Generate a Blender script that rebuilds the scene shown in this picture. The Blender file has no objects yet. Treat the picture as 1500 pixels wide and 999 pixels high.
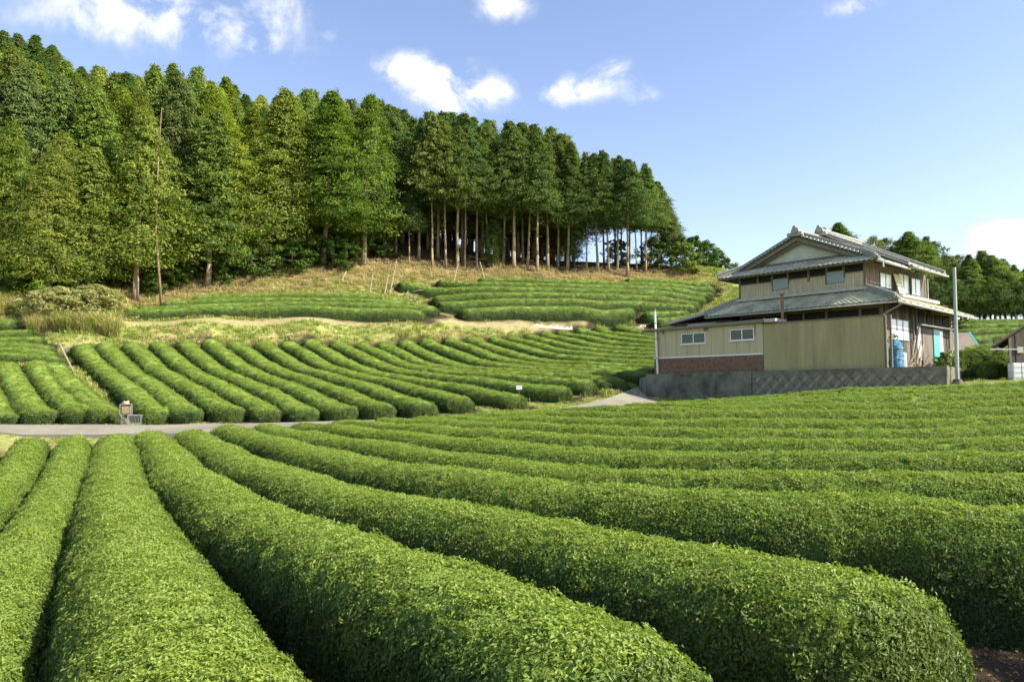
import bpy, math, random
import numpy as np
from mathutils import Vector, Matrix
R = math.radians
rng = np.random.default_rng(7)
random.seed(7)
scene = bpy.context.scene
col = scene.collection

# ------------------------------------------------------------------ camera, sky, sun
F, CX, CY, YH = 1100.0, 750.0, 499.5, 575.0
PITCH = math.atan((YH - CY) / F)
CAMZ = 2.6
cam_d = bpy.data.cameras.new('camera'); cam = bpy.data.objects.new('camera', cam_d); col.objects.link(cam)
cam_d.sensor_width = 36.0; cam_d.lens = 36.0 * F / 1500.0
cam_d.clip_start = 0.1; cam_d.clip_end = 6000
cam.location = (0, 0, CAMZ); cam.rotation_euler = (R(90) + PITCH, 0, 0)
scene.camera = cam

SUN_EL, SUN_AZ = 37.0, 106.0          # azimuth clockwise from +Y (view direction)
sd = Vector((math.sin(R(SUN_AZ)) * math.cos(R(SUN_EL)), math.cos(R(SUN_AZ)) * math.cos(R(SUN_EL)), math.sin(R(SUN_EL))))
sun_d = bpy.data.lights.new('sun', 'SUN'); sun = bpy.data.objects.new('sun', sun_d); col.objects.link(sun)
sun_d.energy = 4.4; sun_d.angle = R(0.6); sun_d.color = (1.0, 0.93, 0.80)
sun.rotation_euler = sd.to_track_quat('Z', 'Y').to_euler()
scene.view_settings.view_transform = 'Standard'; scene.view_settings.look = 'None'
scene.view_settings.gamma = 1.0; scene.view_settings.exposure = 1.28
scene.view_settings.use_curve_mapping = False

def cdir(px, py):
    y = -(py - CY) / F
    v = Vector(((px - CX) / F, math.cos(PITCH) - y * math.sin(PITCH), math.sin(PITCH) + y * math.cos(PITCH)))
    return v.normalized()

world = bpy.data.worlds.new('World'); scene.world = world; world.use_nodes = True
nt = world.node_tree; N = nt.nodes; L = nt.links; N.clear()
out = N.new('ShaderNodeOutputWorld'); bg = N.new('ShaderNodeBackground'); bg.inputs[1].default_value = 0.115
sky = N.new('ShaderNodeTexSky'); sky.sky_type = 'NISHITA'; sky.sun_disc = False
sky.sun_elevation = R(SUN_EL); sky.sun_rotation = R(SUN_AZ)
sky.altitude = 300; sky.air_density = 1.0; sky.dust_density = 0.6; sky.ozone_density = 2.6
tc = N.new('ShaderNodeTexCoord')
nz = N.new('ShaderNodeTexNoise'); nz.inputs['Scale'].default_value = 13.0; nz.inputs['Detail'].default_value = 9.0
nz.inputs['Roughness'].default_value = 0.58; nz.inputs['Distortion'].default_value = 0.25
L.new(tc.outputs['Generated'], nz.inputs['Vector'])
def math_node(op, a=None, b=None, c=None, clamp=False):
    n = N.new('ShaderNodeMath'); n.operation = op; n.use_clamp = clamp
    for i, v in enumerate((a, b, c)):
        if v is None: continue
        if isinstance(v, (int, float)): n.inputs[i].default_value = v
        else: L.new(v, n.inputs[i])
    return n.outputs[0]
# cumulus clouds: soft spots on the sky dome broken up by noise  (px, py, radius x, radius y, strength)
CL = [(225, 20, 120, 40, .85), (330, 44, 150, 40, .42), (425, 10, 80, 22, .42), (381, 95, 20, 24, .8), (730, 12, 60, 22, .8),
      (640, 118, 72, 34, 1.1), (700, 142, 70, 24, .85), (595, 98, 36, 16, .8), (750, 135, 40, 14, .4), (832, 135, 42, 24, .95), (905, 102, 30, 18, .9),
      (880, 128, 60, 12, .55), (945, 143, 30, 12, .7), (1255, 6, 38, 14, .85), (1170, 20, 10, 6, .3), (1462, 350, 34, 20, 1.2), (1500, 362, 44, 26, 1.3), (405, 145, 26, 8, .5),
      (480, 52, 16, 8, .3), (958, 4, 10, 6, .3), (100, 40, 60, 10, .18),
      # more of the same sky beyond the frame
      (-260, 120, 160, 40, .9), (1800, 120, 150, 40, .8), (500, -160, 220, 50, .9), (1150, -240, 260, 60, .8), (-500, -200, 240, 60, .9), (2100, 330, 200, 40, .9)]
acc = None
up = Vector((0, 0, 1))
for (px, py, rx, ry, s) in CL:
    d = cdir(px, py); r = d.cross(up).normalized(); u = r.cross(d).normalized()
    def dot(vec):
        n = N.new('ShaderNodeVectorMath'); n.operation = 'DOT_PRODUCT'
        L.new(tc.outputs['Generated'], n.inputs[0]); n.inputs[1].default_value = vec; return n.outputs['Value']
    a = dot(tuple(r * (F / rx))); b = dot(tuple(u * (F / ry))); f = dot(tuple(d))
    q = math_node('ADD', math_node('MULTIPLY', a, a), math_node('MULTIPLY', b, b))
    g = math_node('MULTIPLY', math_node('EXPONENT', math_node('MULTIPLY', q, -1.0)), s)
    g = math_node('MULTIPLY', g, math_node('GREATER_THAN', f, 0.0))
    acc = g if acc is None else math_node('ADD', acc, g)
nv = math_node('MULTIPLY_ADD', nz.outputs['Fac'], 3.4, -1.25)
den = math_node('MULTIPLY', acc, nv)
mr = N.new('ShaderNodeMapRange'); mr.interpolation_type = 'SMOOTHSTEP'
mr.inputs['From Min'].default_value = 0.10; mr.inputs['From Max'].default_value = 0.72; mr.inputs['To Max'].default_value = 0.90
L.new(den, mr.inputs['Value'])
mixc = N.new('ShaderNodeMix'); mixc.data_type = 'RGBA'
tint = N.new('ShaderNodeMix'); tint.data_type = 'RGBA'; tint.blend_type = 'MULTIPLY'; tint.inputs[0].default_value = 1.0
tint.inputs[7].default_value = (1.20, 1.02, .98, 1)
L.new(sky.outputs[0], tint.inputs[6])
L.new(mr.outputs[0], mixc.inputs[0]); L.new(tint.outputs[2], mixc.inputs[6]); mixc.inputs[7].default_value = (4.25, 4.3, 4.35, 1)
L.new(mixc.outputs[2], bg.inputs[0]); L.new(bg.outputs[0], out.inputs[0])

# ------------------------------------------------------------------ helpers
def P(px, py, d):
    """point at forward distance d seen at photo pixel px,py (world metres)"""
    v = cdir(px, py); k = d / v.y
    return (v.x * k, d, CAMZ + v.z * k)

def tag(o, label=None, cat=None, group=None, kind=None):
    if label: o['label'] = label
    if cat: o['category'] = cat
    if group: o['group'] = group
    if kind: o['kind'] = kind
    return o

def empty(name, loc=(0, 0, 0), rz=0.0):
    o = bpy.data.objects.new(name, None); o.empty_display_size = 0.3
    o.location = loc; o.rotation_euler = (0, 0, rz); col.objects.link(o); return o

def mesh_np(name, verts, faces, mat=None, parent=None, smooth=False, attrs=None, link=True):
    me = bpy.data.meshes.new(name)
    verts = np.asarray(verts, dtype=np.float32)
    me.vertices.add(len(verts)); me.vertices.foreach_set('co', verts.ravel())
    if len(faces):
        faces = np.asarray(faces, dtype=np.int32); n, k = faces.shape
        me.loops.add(n * k); me.loops.foreach_set('vertex_index', faces.ravel())
        me.polygons.add(n); me.polygons.foreach_set('loop_start', np.arange(0, n * k, k, dtype=np.int32))
        me.polygons.foreach_set('use_smooth', np.full(n, smooth))
    for nm, (typ, arr) in (attrs or {}).items():
        a = me.attributes.new(nm, typ, 'POINT')
        a.data.foreach_set({'FLOAT': 'value', 'INT': 'value', 'FLOAT_VECTOR': 'vector'}[typ], np.ascontiguousarray(arr).ravel())
    me.update(calc_edges=True)
    if mat: me.materials.append(mat)
    o = bpy.data.objects.new(name, me)
    if link: col.objects.link(o)
    if parent: o.parent = parent
    return o

class MB:
    def __init__(s): s.v = []; s.f = []
    def poly(s, pts):
        i = len(s.v); s.v += [tuple(p) for p in pts]; s.f.append(tuple(range(i, i + len(pts)))); return s
    def hexa(s, b, t):
        i = len(s.v); s.v += [tuple(p) for p in b] + [tuple(p) for p in t]; n = len(b)
        s.f.append(tuple(i + k for k in range(n - 1, -1, -1))); s.f.append(tuple(i + n + k for k in range(n)))
        for k in range(n):
            a, c = k, (k + 1) % n; s.f.append((i + a, i + c, i + n + c, i + n + a))
        return s
    def box(s, x0, x1, y0, y1, z0, z1):
        return s.hexa([(x0, y0, z0), (x1, y0, z0), (x1, y1, z0), (x0, y1, z0)], [(x0, y0, z1), (x1, y0, z1), (x1, y1, z1), (x0, y1, z1)])
    def tube(s, p, q, r0, r1=None, n=8, wob=0.0, seg=1):
        r1 = r0 if r1 is None else r1
        p = Vector(p); q = Vector(q); d = (q - p).normalized(); a = d.orthogonal().normalized(); b = d.cross(a)
        i = len(s.v)
        for k in range(seg + 1):
            t = k / seg; c = p.lerp(q, t) + (a * random.uniform(-wob, wob) + b * random.uniform(-wob, wob) if 0 < k < seg else Vector())
            r = r0 + (r1 - r0) * t
            for j in range(n):
                th = 2 * math.pi * j / n; s.v.append(tuple(c + a * math.cos(th) * r + b * math.sin(th) * r))
        for k in range(seg):
            for j in range(n):
                A = i + k * n + j; B = i + k * n + (j + 1) % n; s.f.append((A, B, B + n, A + n))
        s.f.append(tuple(i + j for j in range(n - 1, -1, -1))); s.f.append(tuple(i + seg * n + j for j in range(n)))
        return s
    def build(s, name, mat, parent=None, smooth=False, bevel=0.0):
        me = bpy.data.meshes.new(name); me.from_pydata(s.v, [], s.f); me.update()
        if smooth:
            me.polygons.foreach_set('use_smooth', [True] * len(me.polygons))
        if mat: me.materials.append(mat)
        o = bpy.data.objects.new(name, me); col.objects.link(o)
        if parent: o.parent = parent
        if bevel:
            m = o.modifiers.new('bevel', 'BEVEL'); m.width = bevel; m.segments = 1; m.limit_method = 'ANGLE'
        return o

# ------------------------------------------------------------------ materials
class NT:
    def __init__(s, name):
        s.m = bpy.data.materials.new(name); s.m.use_nodes = True; s.t = s.m.node_tree; s.t.nodes.clear()
        s.o = s.t.nodes.new('ShaderNodeOutputMaterial')
    def n(s, typ, **kw):
        x = s.t.nodes.new(typ)
        for k, v in kw.items():
            if k.startswith('i_'): x.inputs[k[2:].replace('_', ' ')].default_value = v
            else: setattr(x, k, v)
        return x
    def l(s, a, b): s.t.links.new(a, b)
    def noise(s, scale, detail=4, rough=.55, vec=None, dist=0.0):
        x = s.n('ShaderNodeTexNoise'); x.inputs['Scale'].default_value = scale; x.inputs['Detail'].default_value = detail
        x.inputs['Roughness'].default_value = rough; x.inputs['Distortion'].default_value = dist
        if vec is not None: s.l(vec, x.inputs['Vector'])
        return x.outputs['Fac']
    def ramp(s, fac, stops):
        x = s.n('ShaderNodeValToRGB'); e = x.color_ramp.elements
        while len(e) < len(stops): e.new(0.5)
        for k, (p, c) in enumerate(stops):
            e[k].position = p; e[k].color = (*c, 1)
        s.l(fac, x.inputs[0]); return x.outputs[0]
    def mix(s, fac, a, b, mode='MIX'):
        x = s.n('ShaderNodeMix', data_type='RGBA', blend_type=mode)
        for i, v in ((0, fac), (6, a), (7, b)):
            if isinstance(v, (int, float)): x.inputs[i].default_value = v
            elif isinstance(v, tuple): x.inputs[i].default_value = (*v, 1)
            else: s.l(v, x.inputs[i])
        return x.outputs[2]
    def math(s, op, a, b=0.0, clamp=False):
        x = s.n('ShaderNodeMath', operation=op, use_clamp=clamp)
        for i, v in enumerate((a, b)):
            if isinstance(v, (int, float)): x.inputs[i].default_value = v
            else: s.l(v, x.inputs[i])
        return x.outputs[0]
    def attr(s, name):
        x = s.n('ShaderNodeAttribute', attribute_name=name); return x
    def pos(s): return s.n('ShaderNodeNewGeometry').outputs['Position']
    def objco(s): return s.n('ShaderNodeTexCoord').outputs['Object']
    def bump(s, h, strength=.5, dist=.02):
        x = s.n('ShaderNodeBump'); x.inputs['Strength'].default_value = strength; x.inputs['Distance'].default_value = dist
        s.l(h, x.inputs['Height']); return x.outputs[0]
    def bsdf(s, color, rough=.8, spec=.3, normal=None, metal=0.0):
        b = s.n('ShaderNodeBsdfPrincipled')
        for nm, v in (('Base Color', color), ('Roughness', rough), ('Specular IOR Level', spec), ('Metallic', metal)):
            if isinstance(v, tuple): b.inputs[nm].default_value = (*v, 1)
            elif isinstance(v, (int, float)): b.inputs[nm].default_value = v
            else: s.l(v, b.inputs[nm])
        if normal is not None: s.l(normal, b.inputs['Normal'])
        s.l(b.outputs[0], s.o.inputs['Surface']); return b
    def leafy(s, color, trans=.35, rough=.5, spec=.35, tboost=(1.15, 1.25, .5)):
        b = s.n('ShaderNodeBsdfPrincipled'); s.l(color, b.inputs['Base Color']); b.inputs['Roughness'].default_value = rough
        b.inputs['Specular IOR Level'].default_value = spec
        t = s.n('ShaderNodeBsdfTranslucent'); s.l(s.mix(1.0, color, tboost, 'MULTIPLY'), t.inputs[0])
        m = s.n('ShaderNodeMixShader'); m.inputs[0].default_value = trans; s.l(b.outputs[0], m.inputs[1]); s.l(t.outputs[0], m.inputs[2])
        s.l(m.outputs[0], s.o.inputs['Surface'])

def simple(name, c, rough=.7, spec=.3, var=.18, scale=3.0, bump=.0, metal=0.0, streak=False, dark=None):
    k = NT(name); co = k.objco()
    if streak:
        mp = k.n('ShaderNodeMapping'); mp.inputs['Scale'].default_value = (3, 3, .35); k.l(co, mp.inputs[0]); v = mp.outputs[0]
    else: v = co
    n1 = k.noise(scale, 6, .6, v); dk = dark or tuple(x * (1 - 2.2 * var) for x in c)
    c2 = k.ramp(n1, [(.3, dk), (.62, c), (.9, tuple(min(1, x * (1 + var * .7)) for x in c))])
    nrm = k.bump(k.noise(scale * 14, 4, .6, co), .6, bump) if bump else None
    k.bsdf(c2, rough, spec, nrm, metal); return k.m

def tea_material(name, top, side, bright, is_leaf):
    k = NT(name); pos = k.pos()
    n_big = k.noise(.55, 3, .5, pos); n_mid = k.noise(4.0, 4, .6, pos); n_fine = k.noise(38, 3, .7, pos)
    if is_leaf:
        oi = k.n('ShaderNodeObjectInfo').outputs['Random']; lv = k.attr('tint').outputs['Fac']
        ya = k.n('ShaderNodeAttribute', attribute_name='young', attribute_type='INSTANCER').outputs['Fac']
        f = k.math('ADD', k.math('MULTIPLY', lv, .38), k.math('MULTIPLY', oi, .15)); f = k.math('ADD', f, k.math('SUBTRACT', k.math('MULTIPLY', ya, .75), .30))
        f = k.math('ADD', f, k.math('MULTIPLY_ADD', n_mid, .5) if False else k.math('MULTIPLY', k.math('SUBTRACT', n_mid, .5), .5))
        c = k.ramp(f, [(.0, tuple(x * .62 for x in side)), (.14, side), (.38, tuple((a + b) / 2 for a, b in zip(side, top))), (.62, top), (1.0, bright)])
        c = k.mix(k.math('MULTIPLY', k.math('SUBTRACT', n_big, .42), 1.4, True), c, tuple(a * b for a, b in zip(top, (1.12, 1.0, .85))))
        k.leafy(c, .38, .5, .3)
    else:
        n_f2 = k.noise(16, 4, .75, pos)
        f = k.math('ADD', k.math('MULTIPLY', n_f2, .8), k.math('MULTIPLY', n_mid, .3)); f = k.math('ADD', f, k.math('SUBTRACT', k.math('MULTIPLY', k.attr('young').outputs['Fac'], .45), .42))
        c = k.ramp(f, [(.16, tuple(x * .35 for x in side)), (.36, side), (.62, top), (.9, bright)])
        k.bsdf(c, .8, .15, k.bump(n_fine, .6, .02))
    return k.m

M = {}
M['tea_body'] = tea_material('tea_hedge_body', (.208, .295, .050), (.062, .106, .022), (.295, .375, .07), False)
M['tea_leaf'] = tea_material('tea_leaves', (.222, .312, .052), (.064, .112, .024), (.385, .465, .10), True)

def foliage_mat(name, dark, mid, lite, trans=.42):
    k = NT(name); oi = k.n('ShaderNodeObjectInfo'); lv = k.attr('tint').outputs['Fac']
    f = k.math('ADD', k.math('MULTIPLY', lv, .75), k.math('MULTIPLY', oi.outputs['Random'], .3))
    c = k.ramp(f, [(.05, dark), (.5, mid), (.95, lite)])
    c = k.mix(1.0, c, oi.outputs['Color'], 'MULTIPLY')
    k.leafy(c, trans, .55, .25); return k.m
M['conifer'] = foliage_mat('conifer_foliage', (.036, .078, .020), (.125, .198, .038), (.29, .355, .075))
M['broad'] = foliage_mat('broadleaf_foliage', (.035, .07, .014), (.085, .14, .02), (.17, .23, .035))
def bark_mat():
    k = NT('bark'); co = k.objco(); mp = k.n('ShaderNodeMapping'); mp.inputs['Scale'].default_value = (9, 9, .6); k.l(co, mp.inputs[0])
    n1 = k.noise(2.0, 6, .65, mp.outputs[0]); oi = k.n('ShaderNodeObjectInfo')
    c = k.ramp(n1, [(.3, (.07, .05, .035)), (.55, (.20, .15, .10)), (.8, (.34, .27, .19))])
    c = k.mix(1.0, c, oi.outputs['Color'], 'MULTIPLY'); k.bsdf(c, .9, .1, k.bump(n1, .8, .03)); return k.m
M['bark'] = bark_mat()
def grass_mat(name, a, b, c3):
    k = NT(name); oi = k.n('ShaderNodeObjectInfo').outputs['Random']; lv = k.attr('tint').outputs['Fac']; nb = k.noise(.35, 3, .6, k.pos())
    f = k.math('ADD', k.math('MULTIPLY', oi, .35), k.math('ADD', k.math('MULTIPLY', lv, .3), k.math('MULTIPLY', nb, .55)))
    k.leafy(k.ramp(f, [(.25, a), (.55, b), (.85, c3)]), .35, .6, .2, (1.1, 1.1, .7)); return k.m
M['grass'] = grass_mat('grass_blades', (.12, .18, .03), (.26, .33, .06), (.46, .47, .14))
M['straw'] = grass_mat('dry_grass_blades', (.26, .19, .08), (.48, .39, .18), (.66, .57, .32))

# ------------------------------------------------------------------ land data, traced as (px, py, forward distance) of hedge crests
FH = .9
FR = [ # foreground rows: far silhouette line of each row
 [(-40,645,32),(-75,690,21),(-190,770,13),(-420,900,8)],
 [(45,641,32.5),(20,690,21.5),(-45,757,14.8),(-190,900,8.9),(-420,1100,5.4)],
 [(108,639,32.6),(101,665,23.6),(86,705,18.4),(57,757,13.4),(-40,900,7.6),(-150,1050,5.0),(-330,1300,3.2)],
 [(171,636,32.8),(170,680,19.6),(175,715,14.5),(190,765,10.5),(222,840,7.4),(252,925,5.5),(290,995,4.5),(360,1250,2.8),(420,1900,1.5)],
 [(234,631,33),(265,655,24),(300,685,17.3),(350,710,13.9),(400,735,11.9),(500,771,9.5),(600,802,7.9),(750,836,6.6),(850,868,5.75),(930,902,5.15),(1000,938,4.72),(1050,970,4.45)],
 [(293,628,33),(322,640,26.8),(400,674,18.6),(470,692,15.4),(568,714.5,12.6),(680,737,10.9),(800,751.5,9.7),(968,780,8.05),(1050,792,7.6),(1180,812,6.95),(1290,840,6.4),(1360,864,6.0),(1420,892,5.7)],
 [(344,624,33.4),(400,640,27.9),(470,655,22.4),(540,671,18.2),(650,687,15.2),(720,697,13.6),(800,706,12.3),(968,715,11.1),(1150,725,10.0),(1294,731,9.5),(1366,739,9.1),(1414,744.7,8.8),(1500,744,8.6),(1750,756,8.0),(2000,775,7.3)],
 [(398,620,33.9),(440,630,30.4),(568,647,22.6),(680,664,17.6),(800,677,14.5),(968,685,12.8),(1150,691,11.7),(1325,691.5,10.9),(1500,692.5,10.4),(1800,698,9.7),(2100,710,9)],
 [(450,619,34.2),(510,624,30.5),(640,639,22.8),(720,646,19.4),(800,652,16.7),(968,660.5,14.7),(1150,667,13.5),(1325,664,12.7),(1500,661,12.2),(1800,660,11.5),(2100,665,11)],
 [(505,617,34.5),(560,619.5,31),(644,624.8,25.8),(720,629,21.8),(800,633.5,18.8),(968,643,16.4),(1150,647.5,15.3),(1325,644,14.5),(1500,641,14.0),(1800,638,13.3)],
 [(570,613,34.6),(650,617,28.7),(720,619.5,24.3),(800,621.8,20.9),(968,628,18.2),(1150,632,17.0),(1325,629,16.2),(1500,624,15.7),(1800,620,15)],
 [(622,611,34.6),(700,612,28.2),(800,613,22.9),(968,615.5,19.9),(1150,617.5,18.7),(1325,615,17.9),(1500,612,17.4),(1800,606,16.6)],
 [(680,609,33.5),(740,607,29),(800,604.8,25),(968,603.5,21.6),(1150,602.5,20.4),(1325,601,19.6),(1500,599,19.1),(1800,590,18.2)],
 [(755,605,32.5),(812,601,28),(900,598.5,24.8),(968,597,23.3),(1150,594.8,22.1),(1325,591,21.3),(1500,587,20.8),(1800,576,20)],
 [(850,601,31),(910,596,27.2),(1000,592,25.2),(1150,588,23.8),(1325,581,23.0),(1500,574.5,22.5),(1800,562,21.6)],
 [(925,597,30.6),(980,592,28),(1060,587,26.5),(1150,582.5,25.5),(1325,575,24.7),(1500,569,24.2),(1800,553,23.3)],
 [(985,594,31.5),(1040,588,29),(1150,577,27.2),(1325,568,26.4),(1400,564,26.1),(1500,560,25.9),(1800,545,25)],
]
FW = [.78,.76,.72,.92,.88,.94,1.0,.92,.88,.86,.84,.84,.82,.82,.82,.82,.82]
FSH = [0,0,0,.0,.42,.45,.45,.4,.35,.35,.35,.3,.3,.3,.3,.3,.3]     # silhouette -> crest shift towards the near side
FHH = [.9,.9,.9,.9,.95,1.0,1.12,.95] + [.88] * 9
MG = [ # slope beyond the road: the line between row k and row k+1
 [(133,503),(142,518),(164,540),(196,560),(224,580),(246,600),(255,608)],
 [(167,498),(180,514),(204,538),(240,558),(276,580),(298,600)],
 [(204,498),(224,518),(244,538),(280,556),(320,578),(360,602)],
 [(243,499),(266,520),(300,544),(350,566),(380,580),(415,602)],
 [(281,497),(300,514),(326,537),(360,550),(410,569),(450,590),(470,602)],
 [(320,500),(352,524),(388,546),(440,562),(500,588),(526,602)],
 [(355,498),(386,520),(404,533),(464,554),(520,570),(560,588),(582,600)],
 [(394,496),(420,516),(452,536),(500,548),(550,562),(600,578),(620,584),(642,594)],
 [(430,496),(476,528),(500,539),(560,552),(600,560),(640,570),(680,580),(696,587)],
 [(463,496),(500,518),(530,534),(560,544),(600,552),(660,560),(720,570),(760,576),(774,581)],
 [(501,496),(530,514),(564,530),(600,543),(680,551),(740,557),(800,565),(840,571)],
 [(536,496),(560,512),(600,531),(640,539),(680,544),(740,547),(800,551),(850,557),(878,563)],
 [(568,496),(600,517),(634,533),(670,540),(720,543.5),(800,546),(860,549),(905,555)],
 [(600,496),(630,515),(670,533),(708,539),(780,541.5),(860,544),(925,549)],
 [(630,492),(660,508),(720,529),(760,535),(800,537.5),(870,540),(950,545),(990,547)],
 [(664,491),(700,508),(750,527),(800,533.5),(870,536),(950,539.5),(990,541)],
 [(694,490),(730,508),(780,522),(810,528),(870,531),(950,534),(990,535)],
 [(728,490),(770,506),(810,516.5),(860,523),(900,525.5),(955,528),(990,529)],
 [(754,489),(800,505),(830,512),(900,519),(955,522),(990,523)],
 [(780,487),(810,497),(850,508),(900,513.5),(955,516.5),(990,517.5)],
 [(802,483),(840,495),(880,505),(955,511),(990,512)],
 [(826,481),(860,491),(900,499.5),(955,505.5),(990,507)],
 [(853,479.5),(900,491),(955,499.5),(990,501)],
 [(882,479),(920,487.5),(955,493),(990,495)],
 [(912,479),(955,487),(990,489.5)],
]
def catmull(pts, step):
    pts = np.asarray(pts, float)
    if len(pts) < 3:
        n = max(2, int(np.linalg.norm(pts[-1] - pts[0]) / step)); t = np.linspace(0, 1, n)[:, None]; return pts[0] * (1 - t) + pts[-1] * t
    p = np.vstack([2 * pts[0] - pts[1], pts, 2 * pts[-1] - pts[-2]])
    o = []
    for i in range(1, len(p) - 2):
        a, b, c, d = p[i - 1], p[i], p[i + 1], p[i + 2]
        t0 = 0; t1 = max(np.linalg.norm((b - a)[:2]), 1e-3) ** .5; t2 = t1 + max(np.linalg.norm((c - b)[:2]), 1e-3) ** .5; t3 = t2 + max(np.linalg.norm((d - c)[:2]), 1e-3) ** .5
        t = np.linspace(t1, t2, 13)[:, None]; t = t[:-1] if i < len(p) - 3 else t
        A1 = (t1 - t) / (t1 - t0) * a + (t - t0) / (t1 - t0) * b; A2 = (t2 - t) / (t2 - t1) * b + (t - t1) / (t2 - t1) * c
        A3 = (t3 - t) / (t3 - t2) * c + (t - t2) / (t3 - t2) * d
        B1 = (t2 - t) / (t2 - t0) * A1 + (t - t0) / (t2 - t0) * A2; B2 = (t3 - t) / (t3 - t1) * A2 + (t - t1) / (t3 - t1) * A3
        o.append((t2 - t) / (t2 - t1) * B1 + (t - t1) / (t2 - t1) * B2)
    o = np.vstack(o); s = np.r_[0, np.cumsum(np.linalg.norm(np.diff(o[:, :2], axis=0), axis=1))]
    n = max(3, int(s[-1] / step)); q = np.linspace(0, s[-1], n)
    return np.stack([np.interp(q, s, o[:, k]) for k in range(o.shape[1])], 1)
def shift(c, s, z=0.0):
    """move a plan curve s metres to the right-hand side of its direction"""
    t = np.gradient(c[:, :2], axis=0); t /= np.linalg.norm(t, axis=1)[:, None] + 1e-9
    c = c.copy(); c[:, 0] += t[:, 1] * s; c[:, 1] -= t[:, 0] * s; c[:, 2] += z; return c

rows = []        # dict(c=plan+crest z curve, w, h, zone)
ctrl = []        # terrain control points
for k, r in enumerate(FR):
    c = catmull([P(*p) for p in r], 1.0); c = shift(c, FSH[k])
    rows.append(dict(c=c, w=FW[k], h=FHH[k], zone='F', k=k))
for k, g in enumerate(MG):
    dt = 58 + .78 * k
    g = np.array(g, float)
    de_tab = {8: 42, 9: 43.5, 10: 45.2, 11: 46.8, 12: 48.6, 13: 50.5}
    de = 40.6 if k < 8 else de_tab.get(k, 51.5 + 1.5 * (k - 13))
    a = np.array(P(g[0][0], g[0][1], dt)[:2]); b = np.array(P(g[-1][0], g[-1][1], de)[:2])
    d0 = np.array([.60, -.80]); ang = -52 + max(0, k - 5) * 5.2; ang = min(ang, -10); 
    ang = min(ang, math.degrees(math.atan2((b - a)[1], (b - a)[0])) + 22) if k > 5 else math.degrees(math.atan2((b - a)[1], (b - a)[0]))
    d1 = np.array([math.cos(R(ang)), math.sin(R(ang))])
    if k > 5:
        try:
            s_ = np.linalg.solve(np.stack([d0, d1], 1), b - a); cc = a + d0 * s_[0]
            if s_[0] <= 0 or s_[1] <= 0: cc = (a + b) / 2
        except Exception: cc = (a + b) / 2
    else: cc = (a + b) / 2
    t = np.linspace(0, 1, 40)[:, None]; c = (1 - t) ** 2 * a + 2 * t * (1 - t) * cc + t * t * b
    pxs = CX + F * c[:, 0] / (c[:, 1] * 1.0) * 1.0
    for _ in range(2):
        pass
    pys = np.interp(pxs, g[:, 0], g[:, 1])
    ker = np.ones(5) / 5; pys = np.convolve(np.r_[pys[0], pys[0], pys, pys[-1], pys[-1]], ker, 'valid')
    z = np.array([P(px, py, d)[2] for px, py, d in zip(pxs, pys, c[:, 1])])
    c = np.c_[c, z]; s = np.r_[0, np.cumsum(np.linalg.norm(np.diff(c[:, :2], axis=0), axis=1))]
    q = np.linspace(0, s[-1], max(4, int(s[-1]))); c = np.stack([np.interp(q, s, c[:, j]) for j in range(3)], 1)
    c = shift(c, .62)
    rows.append(dict(c=c, w=(.91 if k < 9 else .95), h=.78, zone='M', k=k))
# rows left of the wire rack, running down to the road
for k, g in enumerate([[(-75,530),(-50,555),(-25,585),(-5,610)],[(-22,528),(0,562),(15,588),(33,610)],[(24,528),(45,555),(65,583),(90,610)],[(68,525),(80,543),(100,565),(125,590),(147,610)],[(96,525),(120,550),(150,572),(165,585),(180,608)]]):
    d = np.interp([p[0] for p in g], [g[0][0], g[-1][0]], [49.5, 40.4])
    c = catmull([P(px, py, dd) for (px, py), dd in zip(g, d)], 1.0); c = shift(c, .75)
    rows.append(dict(c=c, w=.93, h=.8, zone='L', k=k))
for k, (y, xr, d) in enumerate([(518,92,52),(510,88,53.7),(502,80,55.4),(494,66,57.1),(486,50,58.8),(478,26,60.5)]):
    c = catmull([P(-110, y + 2, d - .6), P(-40, y + .5, d - .2), P(xr * .4, y, d), P(xr, y + 1, d + .2)], 1.0)
    rows.append(dict(c=c, w=.92, h=.75, zone='K', k=k))
for k, r in enumerate([  # upper left terrace
    [(178,456,65.6),(260,453,67),(400,450,69.5),(520,451,71),(622,455,72.2)],
    [(200,449,67.4),(300,445.5,69),(400,443,71.2),(520,444,72.7),(642,450,73.8)],
    [(235,442,69.6),(320,438,71.3),(420,436,73),(520,437,74.2),(606,443,75)],
    [(280,435,71.8),(350,431.5,73.3),(440,429.5,75),(560,434,76.3)]]):
    rows.append(dict(c=catmull([P(*p) for p in r], 1.0), w=.95, h=.85, zone='UL', k=k))
for k, r in enumerate([  # upper right terrace
    [(672,458,74.8),(700,454,75.3),(740,452,75.8),(800,448,76.6),(860,449,77.3),(930,452,78.2)],
    [(640,442,76.2),(700,438,76.8),(800,438,78.2),(900,441,79.4),(980,445,80.4),(1018,455,80.8)],
    [(634,434,78),(700,430,78.5),(800,429.5,79.9),(900,432,81.2),(980,436,82.2),(1024,447,82.4)],
    [(584,411,80.5),(636,421,80.2),(700,420,80.4),(800,421.5,81.6),(900,424,82.8),(990,428,83.9),(1034,438,84.2)],
    [(640,411,82.6),(700,413,82.3),(800,415,83.3),(900,418,84.4),(990,421,85.4),(1044,430,85.8)],
    [(700,408,84.2),(800,410,85),(900,413,86),(990,416,87),(1046,423,87.4)],
    [(915,409,87.8),(990,411.5,88.6),(1040,417,89)],
    [(940,460,76.8),(975,455.5,77.5),(1010,456,78)],
    [(956,470,75),(990,463,75.7),(1020,463,76)]]):
    rows.append(dict(c=catmull([P(*p) for p in r], 1.0), w=.97, h=.85, zone='UR', k=k))

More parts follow.
